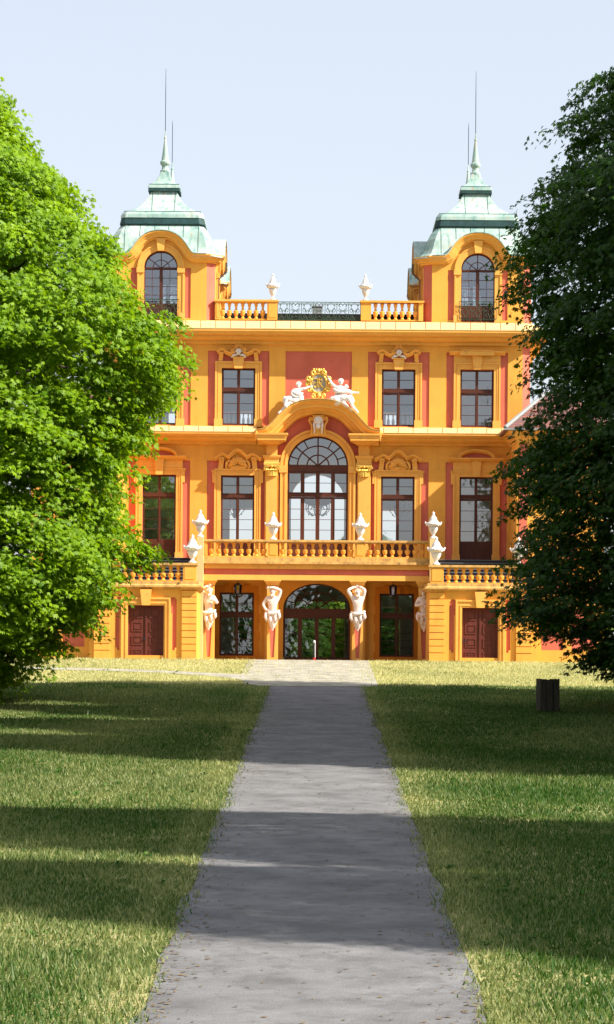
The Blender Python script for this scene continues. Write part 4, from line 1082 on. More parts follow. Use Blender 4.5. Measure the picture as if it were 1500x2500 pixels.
    bm = bmesh.new(); lathe(bm, [(a * k, zf_(h)) for a, h in ((11, 1187), (12.5, 1188.5), (12.5, 1192), (9.5, 1194), (7.5, 1199), (8, 1203), (12, 1208), (12.8, 1211), (12.5, 1214), (9.5, 1217), (8, 1226), (5, 1250), (2.4, 1270), (3.2, 1271), (3.2, 1274), (1.6, 1276), (1.1, 1288), (.9, 1289))], seg=12)
    fi = finish(bm, 'finial', M['copper'], R1)
    bm = bmesh.new(); lathe(bm, [(.85 * k, zf_(1288)), (.8 * k, zf_(1380)), (.4 * k, zf_(1441 if front else 1395))], seg=6); finish(bm, 'lightning_rod', M['dark'], R1)
    # barrel roofs of the gables, rising out of the bell
    def barrel(bm):
        P = sc([(a, b) for a, b in top])
        sweep_plane(bm, [(x, z + .012) for x, z in P], [(.45, 0), (.45, .035), (-1.5, .035), (-1.5, 0)], y0, ends=(t8 * .0, 0))
    Rb = rot4(barrel, 'gable_roof', M['copper'], R1); Rb.location = (0, 0, 0)
    # seams
    def sm(bm):
        for u in (-90, -53, -17, 17, 53, 90):
            P = [(u * k, -w * k - .004, ZR(w, h) + .006) for w, h in prof_[2:] if w > abs(u) - 2 and gap.get(h, 0) < abs(u) - 2]
            if len(P) > 1 : tube(bm, P, .015, 4)
        for u in (-28, 28):
            P = [(u * k, -w * k - .004, ZR(w, h) + .006) for w, h in [(93, 1092.5), (80, 1095), (68, 1100), (57, 1107), (48, 1115), (41, 1124), (35, 1134), (31, 1143)]]
            tube(bm, P, .014, 4)
        w = 93; tube(bm, [(-w * k, -w * k - .01, ZR(w, 1092.8)), (w * k, -w * k - .01, ZR(w, 1092.8))], .02, 4)
        w = 36; tube(bm, [(-w * k, -w * k - .01, ZR(w, 1159.5)), (w * k, -w * k - .01, ZR(w, 1159.5))], .018, 4)
    sm_ = rot4(sm, 'roof_seam', M['seam'], R1); sm_.location = (0, 0, 0)
    # floor inside, so the room reads
    bm = bmesh.new(); box(bm, -2.2, 2.2, -2.2, 2.2, zb_ - .05, zb_ + .12); f_ = finish(bm, 'tower_floor', M['inner'], T)
    bm = bmesh.new(); box(bm, -2.25, 2.25, -2.25, 2.25, Zt(1001), Zt(1004)); finish(bm, 'tower_ceiling', M['inner'], T)
    return T
for s in (-1, 1):
    tower(s * DU * k, TC, 0.0, True)
    tower(s * (DU * k - .02), 8.15, -.46, False)

# roof terrace: balustrade, iron grille, low dark roof and chimney behind
bm = bmesh.new(); box(bm, -9.9, 9.9, .3, 20, 16.42, 16.52); finish(bm, 'roof_terrace', M['tar'], pal)
bm = bmesh.new()
q = [(-5.05, 7.3, 16.5), (5.05, 7.3, 16.5), (5.05, 9.6, 16.5), (-5.05, 9.6, 16.5), (-5.05, 7.4, 17.95), (5.05, 7.4, 17.95), (5.05, 8.4, 17.95), (-5.05, 8.4, 17.95)]
v = [bm.verts.new(p) for p in q]
for f in ((0, 1, 5, 4), (1, 2, 6, 5), (2, 3, 7, 6), (3, 0, 4, 7), (4, 5, 6, 7), (0, 3, 2, 1)): bm.faces.new([v[i] for i in f])
finish(bm, 'low_roof', M['tar'], pal)
bm = bmesh.new(); box(bm, -.35, .13, 7.6, 8.2, 17.9, 18.34); box(bm, -.39, .17, 7.56, 8.24, 18.342, 18.4); finish(bm, 'chimney', M['chimney'], pal)
balustrade('roof_balustrade', [-235.5 + 16.3 * i for i in range(7)] + [137.7 + 16.3 * i for i in range(7)], .12, Z(829.5, .12), Z(878.5, .12), -254, -102, [(-254, -243), (-127, -102)], railh=.09, r=.13, capm='trim')
for o in [o for o in bpy.data.objects if o.name.startswith('roof_balustrade')][-1:]:
    bm = bmesh.new(); y = .12; z0, z1 = Z(829.5, y), Z(878.5, y)
    box(bm, X(102, y), X(254, y), y - .03, y + .26, z0, z0 + .06)
    for a, b in ((102, 127), (243, 254)): box(bm, X(a, y), X(b, y), y - .1, y + .32, z0 + .003, z1 - .09)
    box(bm, X(102, y) - .05, X(254, y) + .05, y - .17, y + .34, z1 - .09, z1)
    rp = finish(bm, 'roof_balustrade', M['yellow'], pal)
for b in [b for b in bpy.data.objects if b.parent and b.parent.name == 'roof_balustrade' and b.location.x > 1]: b.parent = rp
bm = bmesh.new(); y = .15
z0, z1 = Z(831, y), Z(875, y)
box(bm, X(-102), X(102), y - .02, y + .02, z1 - .03, z1); box(bm, X(-102), X(102), y - .02, y + .02, z0, z0 + .03)
for i in range(8):
    xx = X(-101) + i * (X(202) / 7); box(bm, xx - .013, xx + .013, y - .013, y + .013, z0, z1)
def scr(bm, cx, cz, r, a0, turns, y, th=.013, q=1):
    P = []
    for j in range(18):
        t = j / 17; a = a0 + turns * t * 2 * math.pi; rr = r * (1 - .8 * t); P.append((cx + q * rr * math.cos(a), y, cz + rr * math.sin(a)))
    tube(bm, P, th, 4)
for i in range(7):
    c = X(-101) + (i + .5) * X(202) / 7; zc = (z0 + z1) / 2
    for q in (-1, 1):
        if i in (1, 3, 5):
            scr(bm, c + q * .12, zc + .24, .13, math.pi, -.8, y, q=q); scr(bm, c + q * .12, zc - .22, .13, math.pi, .8, y, q=q)
            tube(bm, [(c - q * .2, y, zc - .15), (c, y, zc), (c + q * .2, y, zc + .15)], .013, 4); scr(bm, c + q * .17, zc, .07, 0, .9, y, q=q)
        else:
            scr(bm, c + q * .13, zc + .05, .12, -math.pi / 2, .9, y, q=q); scr(bm, c + q * .11, zc - .27, .1, math.pi / 2, -.9, y, q=q)
            tube(bm, [(c, y, zc + .4), (c + q * .14, y, zc + .28), (c + q * .18, y, zc + .12), (c + q * .04, y, zc - .05), (c + q * .12, y, zc - .2), (c, y, zc - .4)], .013, 4)
    for q in (-1, 1):
        scr(bm, c + q * .2, zc + .3, .075, 0, 1.0, y, q=q); scr(bm, c + q * .19, zc - .36, .07, math.pi, -1.0, y, q=q); scr(bm, c + q * .07, zc - .02, .06, 0, 1.0, y, q=-q)
    tube(bm, [(c - .2, y, zc + .3), (c - .1, y, zc + .38), (c, y, zc + .3), (c + .1, y, zc + .38), (c + .2, y, zc + .3)], .012, 4)
finish(bm, 'iron_railing', M['iron'], pal)
# drain pipes on the inner tower corners
for s in (-1, 1):
    bm = bmesh.new(); x = s * X(232); tube(bm, [(x, 2.0, Z(985)), (x, 2.0, Z(962)), (x + s * .35, 1.6, Z(940)), (x + s * .36, 1.6, Z(830))], .035, 6); finish(bm, 'downpipe', M['dark'], pal)

# ------------------------------------------------------------------ urns
def make_urn(m, H, wide, label, loc, lid_pointy=True):
    e = empty('urn', loc)
    tag(e, label, 'urn')
    bm = bmesh.new(); s = H / 67.0
    P = [(9, 0), (9, 3.5), (6, 5), (4, 8), (3.6, 11), (5.5, 13), (8.5, 18), (10.5, 24), (11.5, 29)]
    lathe(bm, [(a * s * wide, b * s) for a, b in P], seg=24, mod=lambda a, z: 1 + (.07 * abs(math.sin(a * 6)) if z > 12 * s and z < 30 * s else 0))
    finish(bm, 'urn_foot', m, e, True)
    bm = bmesh.new()
    lathe(bm, [(a * s * wide, b * s) for a, b in ((10.5, 28.5), (13, 31), (17.5, 33.5), (19.3, 36.5), (18.5, 39.5), (13, 41.5))], seg=24, mod=lambda a, z: 1 + .05 * math.sin(a * 8))
    for i in range(14):
        a = i / 14 * 2 * math.pi; blob(bm, (17.8 * s * wide * math.cos(a), 17.8 * s * wide * math.sin(a), (35 + 2.2 * math.cos(4 * a)) * s), (2.6 * s, 2.6 * s, 2.2 * s), 6)
    for q in (-1, 1): blob(bm, (q * 19.5 * s * wide, 0, 40 * s), (2.2 * s, 2.2 * s, 3.2 * s), 6)
    finish(bm, 'urn_bowl', m, e, True)
    bm = bmesh.new()
    lathe(bm, [(a * s * wide, b * s) for a, b in ((12.5, 41), (12.8, 43), (10.5, 45), (9.2, 48), (8.6, 51), (7.4, 52.5), (6.4, 55), (4.6, 57), (2.6, 60), (2.4, 61), (4, 63), (3.6, 65), (1.5, 66.5), (.3, 68.5))], seg=20, mod=lambda a, z: 1 + .05 * math.sin(a * 5 + z * 40))
    finish(bm, 'urn_lid', m, e, True)
    return e
def at(Xp, Yp, y):   # a photograph position at a given depth -> world
    th = math.tan(R(.45)); u = (Xp - 773) + th * (Yp - 1600); v = (Yp - 1600) - th * (Xp - 773)
    d = (D + y) / 6000; return (u * d, y, EYE - v * d)
for (Uc, side) in ((-113.5, 'left'), (113, 'right')):
    make_urn(M['white'], 65 * k, .82, 'white stone urn on the %s pedestal of the rooftop balustrade against the sky' % side, (X(Uc, .2), .22, Z(878.5, .12)))
for (Uc, side) in ((-108, 'left'), (105, 'right')):
    make_urn(M['white'], 67 * k * .975, 1.0, 'white lidded urn on the balcony handrail just %s of the great arched window' % side, (X(Uc, PY), PY + .2, zr))
for (Uc, s, side) in ((-286, -1, 'left'), (283, 1, 'right')):
    y0 = PY - .3
    make_urn(M['white'], 66 * k * .97, 1.0, 'white lidded urn on a pedestal at the %s end of the balcony, upper of two' % side, (X(Uc, y0), y0, EYE + 287 * k * (1 + (PY - .55) / D)))
make_urn(M['white'], 69 * k * .94, 1.04, 'white lidded urn on the left stair parapet corner, lower of the two', (X(-305, WY), WY + .2, zw(1377)))
make_urn(M['white'], 69 * k * .94, 1.04, 'white lidded urn on the right stair parapet corner, lower of the two', (X(291, WY), WY + .2, zw(1377)))
make_urn(M['white'], 69 * k * .94, 1.04, 'white urn at the outer end of the right stair parapet behind tree leaves', (X(275 + 218, WY), WY + .2, zw(1377)))

# ------------------------------------------------------------------ statues
def atlas(Uc, label, pose):
    base = zt(1541); x0 = X(Uc, PY); y0 = PY - .12
    e = empty('statue', (x0, y0, base)); tag(e, label, 'statue', 'bearded stone giants carrying the balcony')
    n = {'hip': ((0, 0, .82), (.24, .19)), 'belly': ((0.0, -.02, 1.05), (.185, .15)), 'chest': ((0, -.03, 1.34), (.26, .19)), 'upper': ((0, 0, 1.56), (.2, .15)), 'neck': ((0, -.03, 1.68), .09)}
    E = [('hip', 'belly'), ('belly', 'chest'), ('chest', 'upper'), ('upper', 'neck')]
    hd = (0, -.10, 1.84)
    if pose == 0:    # one arm folded over the head, the other hand on the hip
        n.update({'sr': ((.27, 0, 1.56), .11), 'er': ((.40, -.04, 1.92), .09), 'wr': ((.05, -.20, 2.05), .07), 'hr': ((-.18, -.18, 2.04), (.07, .05)), 'sl': ((-.27, 0, 1.54), .11), 'el': ((-.46, -.02, 1.25), .085), 'wl': ((-.34, -.14, 1.02), .065), 'hl': ((-.24, -.2, .96), .07)})
    elif pose == 1:  # both arms raised behind the head
        n.update({'sr': ((.24, 0, 1.62), .11), 'er': ((.34, -.08, 1.97), .09), 'wr': ((.14, .0, 2.10), .07), 'hr': ((.05, .04, 2.12), .07), 'sl': ((-.25, 0, 1.6), .11), 'el': ((-.50, -.08, 1.96), .09), 'wl': ((-.22, .0, 2.09), .07), 'hl': ((-.1, .04, 2.12), .07)})
    elif pose == 2:  # turned, forearm across the chest
        n.update({'sr': ((.24, -.02, 1.58), .11), 'er': ((.42, -.12, 1.28), .09), 'wr': ((.3, -.3, 1.42), .07), 'hr': ((.12, -.32, 1.45), .07), 'sl': ((-.2, .04, 1.6), .11), 'el': ((-.34, .02, 1.94), .09), 'wl': ((-.12, .0, 2.08), .07), 'hl': ((0, .0, 2.12), .07)})
        hd = (.05, -.12, 1.84)
    else:            # both arms folded low across the body
        n.update({'sr': ((.24, 0, 1.56), .11), 'er': ((.36, -.12, 1.26), .09), 'wr': ((.1, -.28, 1.2), .07), 'hr': ((-.06, -.3, 1.22), .07), 'sl': ((-.26, 0, 1.56), .11), 'el': ((-.42, -.1, 1.24), .09), 'wl': ((-.16, -.28, 1.3), .07), 'hl': ((.02, -.3, 1.34), .07)})
        hd = (-.03, -.12, 1.86)
    for q in 'rl': E += [('upper', 's' + q), ('s' + q, 'e' + q), ('e' + q, 'w' + q), ('w' + q, 'h' + q)]
    b = skin('body', n, E, M['pink'], e, root='hip')
    bm = bmesh.new(); head(bm, hd, .155, beard=True)
    # chest muscles and fingers
    finish(bm, 'head', M['pink'], e, True)
    bm = bmesh.new()
    for q in 'rl':
        w = Vector(n['w' + q][0]); h = Vector(n['h' + q][0]); d = (h - w).normalized()
        for i in range(5):
            o = Vector((0, 0, (i - 2) * .03)) if abs(d.z) < .7 else Vector(((i - 2) * .03, 0, 0))
            L = (.07, .11, .125, .115, .085)[i]; tube(bm, [h + o, h + o + d * L * .6 + Vector((0, -.012, 0)), h + o + d * L + Vector((0, .005, -.01))], [.018, .016, .011], 5)
    finish(bm, 'fingers', M['pink'], e, True)
    bm = bmesh.new()
    lathe(bm, [(.12, .12), (.2, .42), (.27, .6), (.35, .66), (.38, .76), (.34, .86), (.27, .93)], (0, .02, 0), 36, mod=lambda a, z: 1 + .11 * math.sin(a * 7 + z * 5) + .05 * math.sin(a * 15 - z * 9), sy=.72)
    for j, (sx_, z0_, z1_) in enumerate(((-.3, .84, .45), (.3, .86, .5), (.12, .8, .35), (-.1, .78, .3))):
        tube(bm, [(sx_, -.16, z0_), (sx_ * 1.1, -.22, (z0_ + z1_) / 2), (sx_ * .9, -.18, z1_)], [.07, .085, .03], 8)
    tube(bm, [(-.33, -.12, .9), (-.1, -.25, .8), (.14, -.26, .86), (.34, -.1, .96)], [.06, .08, .08, .05], 8)
    lathe(bm, [(.02, .0), (.05, .04), (.04, .08), (.1, .16), (.16, .34), (.2, .55)], (0.0, -.1, 0), 18, mod=lambda a, z: 1 + .15 * math.sin(a * 5 + z * 3), sy=.7)
    finish(bm, 'drapery', M['pink'], e, True)
    return e
atlas(HU[0], 'white stone giant at the far left of the portico, forearm across its chest', 2)
atlas(HU[1], 'white stone giant left of the arched entrance, one arm folded over its bowed head', 0)
atlas(HU[2], 'white stone giant right of the arched entrance, both elbows raised behind its head', 1)
atlas(HU[3], 'white stone giant at the far right of the portico with arms folded', 3)

# gable figures
def P3(u, h, y): return (X(u, y), y, Z(h, y))
def fig(label, N_, E_, drap, folds, hd, root):
    e = empty('statue', P3(*N_[root][0:3])); o = Vector(e.location); tag(e, label, 'statue')
    n = {q: (tuple(Vector(P3(a, b, c)) - o), r) for q, (a, b, c, r) in N_.items()}
    skin('body', n, E_, M['white'], e, root=root)
    bm = bmesh.new(); head(bm, tuple(Vector(P3(*hd)) - o), .135); finish(bm, 'head', M['white'], e, True)
    for q, pv in (('hr', 'wr'), ('hl', 'wl')):
        h = Vector(n[q][0]); d = (h - Vector(n[pv][0])).normalized(); bm = bmesh.new()
        for i in range(5):
            off = Vector((0, 0, (i - 2) * .024)); L = (.06, .1, .11, .1, .08)[i]; tube(bm, [h + off, h + off + d * L * .6, h + off * 1.2 + d * L], [.016, .014, .01], 5)
        finish(bm, 'hand', M['white'], e, True)
    bm = bmesh.new()
    for ch, rr in drap:
        P = [Vector(P3(*p)) - o for p in ch]; tube(bm, P, rr, 10)
    for c, r in folds: blob(bm, tuple(Vector(P3(*c)) - o), r, 12)
    d_ = finish(bm, 'drapery', M['white'], e, True)
    tx = bpy.data.textures.new('folds', 'CLOUDS'); tx.noise_scale = .12
    sb = d_.modifiers.new('sub', 'SUBSURF'); sb.levels = 1; sb.render_levels = 1
    dm = d_.modifiers.new('folds', 'DISPLACE'); dm.texture = tx; dm.strength = .09
    return e
fig('white stone figure on the left slope of the portal gable reaching for the cartouche',
    {'hip': (-62, 633, -.85, .19), 'belly': (-58, 643, -.86, .15), 'chest': (-54, 654, -.86, .18), 'up': (-51, 660, -.86, .14), 'neck': (-50, 664, -.88, .07),
     'sr': (-43, 661, -.9, .09), 'er': (-33, 663, -.95, .07), 'wr': (-24, 667, -.9, .055), 'hr': (-20, 668, -.88, .05),
     'sl': (-60, 659, -.86, .09), 'el': (-66, 648, -1.0, .075), 'wl': (-56, 642, -1.1, .055), 'hl': (-51, 644, -1.1, .05),
     'k1': (-77, 641, -1.1, .11), 'a1': (-82, 622, -1.12, .07), 'f1': (-76, 616, -1.25, .06), 'k2': (-76, 621, -1.05, .12), 'a2': (-90, 608, -1.1, .065), 'f2': (-99, 601, -1.15, .055)},
    [('hip', 'belly'), ('belly', 'chest'), ('chest', 'up'), ('up', 'neck'), ('up', 'sr'), ('sr', 'er'), ('er', 'wr'), ('wr', 'hr'), ('up', 'sl'), ('sl', 'el'), ('el', 'wl'), ('wl', 'hl'), ('hip', 'k1'), ('k1', 'a1'), ('a1', 'f1'), ('hip', 'k2'), ('k2', 'a2'), ('a2', 'f2')],
    [(((-68, 656, -.8), (-58, 651, -1.02), (-46, 648, -1.04), (-36, 652, -.95)), [.1, .13, .12, .06]), (((-44, 650, -.9), (-42, 638, -.95), (-46, 626, -.95)), [.12, .2, .14]), (((-80, 645, -.9), (-84, 632, -.95), (-78, 622, -1.0)), [.08, .12, .08])],
    [((-58, 632, -.92), (.32, .25, .24)), ((-66, 626, -.9), (.3, .25, .18))], (-48.5, 671.5, -.9), 'hip')
fig('white stone figure on the right slope of the portal gable, arm stretched right',
    {'hip': (45, 640, -.85, .2), 'belly': (46, 650, -.86, .155), 'chest': (49, 660, -.86, .19), 'up': (51, 667, -.86, .14), 'neck': (53, 672, -.88, .07),
     'sr': (60, 665, -.88, .09), 'er': (75, 656, -.95, .075), 'wr': (88, 654, -.95, .055), 'hr': (94, 654, -.95, .05),
     'sl': (41, 668, -.86, .09), 'el': (32, 675, -.92, .08), 'wl': (27, 685, -.9, .06), 'hl': (24, 689, -.88, .05),
     'k1': (73, 643, -1.15, .13), 'a1': (84, 620, -1.1, .08), 'f1': (98, 604, -1.15, .06), 'k2': (60, 628, -1.15, .13), 'a2': (74, 616, -1.15, .07), 'f2': (84, 609, -1.2, .06)},
    [('hip', 'belly'), ('belly', 'chest'), ('chest', 'up'), ('up', 'neck'), ('up', 'sr'), ('sr', 'er'), ('er', 'wr'), ('wr', 'hr'), ('up', 'sl'), ('sl', 'el'), ('el', 'wl'), ('wl', 'hl'), ('hip', 'k1'), ('k1', 'a1'), ('a1', 'f1'), ('hip', 'k2'), ('k2', 'a2'), ('a2', 'f2')],
    [(((34, 664, -.9), (44, 655, -1.05), (60, 657, -1.05), (76, 658, -1.0), (84, 650, -.95)), [.06, .12, .13, .1, .07]), (((30, 644, -.95), (36, 634, -1.0), (48, 628, -1.05), (62, 634, -1.1)), [.12, .2, .22, .16]), (((62, 668, -.8), (68, 672, -.8), (74, 666, -.8)), [.07, .1, .05]),
     (((70, 646, -1.05), (80, 640, -1.05), (86, 628, -1.0)), [.14, .16, .1])],
    [((46, 636, -.95), (.4, .28, .24)), ((62, 640, -1.0), (.32, .25, .2))], (54.5, 680, -.92), 'hip')
# cartouche
e = empty('cartouche', (0, -.75, Z(631, -.75))); o_ = Vector(e.location); tag(e, 'gilded cartouche with a grey oval and gold monogram on top of the portal gable', 'cartouche')
CP = lambda u, h, y=-.75: tuple(Vector(P3(u, h, y)) - o_)
bm = bmesh.new(); c = CP(0, 634, -.75); box(bm, -.22, .22, -.2, .2, 0.0, .16); sweep_plan(bm, [(-.22, .2), (-.22, -.2), (.22, -.2), (.22, .2)], [(0, .1), (.05, .12), (.05, .16), (0, .165)]); finish(bm, 'plinth', M['trim'], e)
bm = bmesh.new(); plate(bm, [(CP(18 * math.cos(2 * math.pi * i / 28), 0)[0], CP(0, 676 + 22 * math.sin(2 * math.pi * i / 28))[2]) for i in range(28)], [], -.02, .14); finish(bm, 'oval_field', M['oval'], e)
bm = bmesh.new()
ring = [CP(19.5 * math.cos(2 * math.pi * i / 32), 676 + 23.5 * math.sin(2 * math.pi * i / 32), -.77) for i in range(33)]; tube(bm, ring, .05, 8)
rnd = random.Random(5)
for i in range(16):
    a = 2 * math.pi * i / 16; blob(bm, CP(24 * math.cos(a), 676 + 28 * math.sin(a), -.74), (.07 + .03 * (i % 2), .07, .09), 8)
def scg(u, h, r, a0, turns, th, q=1):
    P = []
    for j in range(20):
        t = j / 19; a = a0 + turns * t * 2 * math.pi; rr = r * (1 - .8 * t); P.append(CP(u + q * rr * math.cos(a), h + rr * math.sin(a), -.82))
    tube(bm, P, th, 8)
for q in (-1, 1):
    scg(q * 24, 688, 7, math.pi, 1.2, .06, q); scg(q * 22, 660, 7, math.pi, -1.2, .055, q); scg(q * 12, 702, 6, -math.pi / 2, 1.1, .06, q); scg(q * 11, 645, 6, math.pi / 2, -1.1, .05, q)
    tube(bm, [CP(q * 28, 684), CP(q * 30, 676), CP(q * 27, 666), CP(q * 24, 660)], [.04, .07, .06, .03], 8)
    blob(bm, CP(q * 6, 709), (.06, .06, .08), 8); blob(bm, CP(q * 12, 710), (.05, .06, .07), 8)
blob(bm, CP(0, 707), (.1, .08, .12), 10); blob(bm, CP(0, 650), (.13, .1, .12), 10); tube(bm, [CP(0, 652), CP(2, 643), CP(0, 637)], [.12, .1, .07], 10)
for i in range(5): tube(bm, [CP((i - 2) * 3.5, 655), CP((i - 2) * 4.5, 648), CP((i - 2) * 5.5, 643)], [.03, .035, .02], 6)
finish(bm, 'gilded_frame', M['gold'], e, True)
bm = bmesh.new(); L = lambda l: [CP(a, 676 + b, -.80) for a, b in l]
tube(bm, L([(-14, 4), (-15, 8), (-11, 11), (-5, 10), (2, 13), (9, 13), (7, 10)]), .022, 5)
tube(bm, L([(-3, 10), (-2, 2), (-4, -8), (-8, -10), (-10, -7), (-7, -5)]), .026, 5)
tube(bm, L([(2, 12), (1, 0), (0, -10)]), .026, 5)
tube(bm, L([(-4, 8), (3, 9), (9, 6), (8, 1), (1, 0)]), .026, 5)
tube(bm, L([(2, 0), (7, -6), (11, -11), (14, -9)]), .026, 5); tube(bm, L([(-8, 1), (-3, 2), (3, 1)]), .02, 5); tube(bm, L([(-13, -3), (-14, 1), (-10, 3), (-8, 0), (-11, -2)]), .018, 5)
finish(bm, 'monogram', M['gold'], e)

# ------------------------------------------------------------------ lanterns under the portico
for c, side in ((-193, 'left'), (186, 'right')):
    x = X(c, -2.2); zt_ = zt(1417); e = empty('lantern', (x, -2.2, zt_)); tag(e, 'old hexagonal glass lantern hanging under the balcony before the %s window' % side, 'lantern')
    bm = bmesh.new(); tube(bm, [(0, 0, 0), (0, 0, -.16)], .02, 6); lathe(bm, [(.19, -.24), (.2, -.22), (.1, -.17), (.05, -.13)], seg=6); lathe(bm, [(.02, -.72), (.06, -.7), (.15, -.66), (.16, -.64)], seg=6)
    for i in range(6):
        a = i / 6 * 2 * math.pi; tube(bm, [(.18 * math.cos(a), .18 * math.sin(a), -.23), (.15 * math.cos(a), .15 * math.sin(a), -.65)], .014, 4)
    finish(bm, 'lantern_frame', M['dark'], e)
    bm = bmesh.new(); lathe(bm, [(.14, -.64), (.168, -.24)], seg=6); finish(bm, 'lantern_glass', M['glass'], e)

# chandeliers of the hall, seen against the far windows
for u, n_, lab in ((0, 10, 'large dark chandelier hanging in the hall behind the great arched window'), (-202, 6, 'small dark chandelier behind the window left of the great arched one'), (200, 6, 'small dark chandelier behind the window right of the great arched one')):
    y = 8.0; x = X(u, y) ; zc = EYE + (1600 - 1242) * k * (1 + y / D); e = empty('chandelier', (x, y, zc)); tag(e, lab, 'chandelier')
    bm = bmesh.new(); tube(bm, [(0, 0, 4.2 if False else 10.8 - zc), (0, 0, -.3)], .025, 6); lathe(bm, [(.02, -.55), (.12, -.45), (.05, -.3), (.14, -.1), (.04, .1), (.08, .3), (.02, .5)], seg=10)
    rr = .6 if u == 0 else .5
    for i in range(n_):
        a = i / n_ * 2 * math.pi; c_, s_ = math.cos(a), math.sin(a)
        tube(bm, [(0, 0, -.2), (rr * .5 * c_, rr * .5 * s_, -.38), (rr * c_, rr * s_, -.1), (rr * c_, rr * s_, .1)], .022, 5)
        tube(bm, [(rr * c_, rr * s_, .0), (rr * c_, rr * s_, .3)], .03, 6)
    for i in range(n_):
        a = (i + .5) / n_ * 2 * math.pi; c_, s_ = math.cos(a), math.sin(a); tube(bm, [(0, 0, .1), (rr * .4 * c_, rr * .4 * s_, .05), (rr * .6 * c_, rr * .6 * s_, .3), (rr * .6 * c_, rr * .6 * s_, .55)], .022, 5); tube(bm, [(0, 0, .6), (rr * .5 * c_, rr * .5 * s_, .35), (rr * c_, rr * s_, -.05)], .012, 4); blob(bm, (rr * .8 * c_, rr * .8 * s_, -.3), .04, 6)
    if u == 0: lathe(bm, [(.4, .15), (.7, .3), (.7, .5), (.2, .6)], seg=16)
    finish(bm, 'chandelier_frame', M['dark'], e)

# ------------------------------------------------------------------ bollard and litter bin
bx_, by_, bz_ = at(767.5, 1613, -8.3); bz_ = 0.02
e = empty('bollard', (bx_, by_, 0.0)); tag(e, 'slim dark barrier post with a red foot and pale tip before the entrance', 'bollard')
bm = bmesh.new(); lathe(bm, [(.055, .14), (.05, .8)], seg=12); finish(bm, 'post', M['dark'], e, True)
bm = bmesh.new(); lathe(bm, [(.075, 0), (.075, .02), (.062, .03), (.062, .14)], seg=12); finish(bm, 'foot', M['post_red'], e)
bm = bmesh.new(); lathe(bm, [(.056, .8), (.056, .88), (.03, .92)], seg=12); finish(bm, 'tip', M['post_white'], e, True)
bm = bmesh.new(); box(bm, .028, .062, -.045, -.0, .14, .8); finish(bm, 'pale_strip', M['post_white'], e)  # pale strip down the right edge of the post
by = -42.7; bxx = 565.5 / 6000 * (D + by)
e = empty('litter_bin', (bxx, by, gz(by))); tag(e, 'dark wooden slatted litter bin standing in the shade on the right lawn', 'bin')
e.rotation_euler = (0, 0, R(8))
e_h = 1.05
for sd in range(4):
    for i in range(3):
        bm = bmesh.new(); w = .17; c = (i - 1) * .205
        hh = e_h - (.02 if i == 1 else 0) + .01 * (sd % 2)
        box(bm, c - w / 2, c + w / 2, -.31, -.285, .05, hh); bmesh.ops.rotate(bm, verts=bm.verts[:], cent=(0, 0, 0), matrix=Matrix.Rotation(sd * math.pi / 2, 3, 'Z'))
        finish(bm, 'slat', M['binwood'], e)
bm = bmesh.new(); lathe(bm, [(.26, .08), (.26, .95), (.24, .95), (.24, .1)], seg=16)
finish(bm, 'liner', M['dark'], e)
bm = bmesh.new()
for z in (.2, .85):
    for q in (-1, 1): box(bm, -.27, .27, q * .275 - .012, q * .275 + .012, z, z + .05); box(bm, q * .275 - .012, q * .275 + .012, -.26, .26, z + .001, z + .049)
for qx in (-1, 1):
    for qy in (-1, 1): box(bm, qx * .24 - .025, qx * .24 + .025, qy * .24 - .025, qy * .24 + .025, -.05, .2)
finish(bm, 'bin_frame', M['dark'], e)

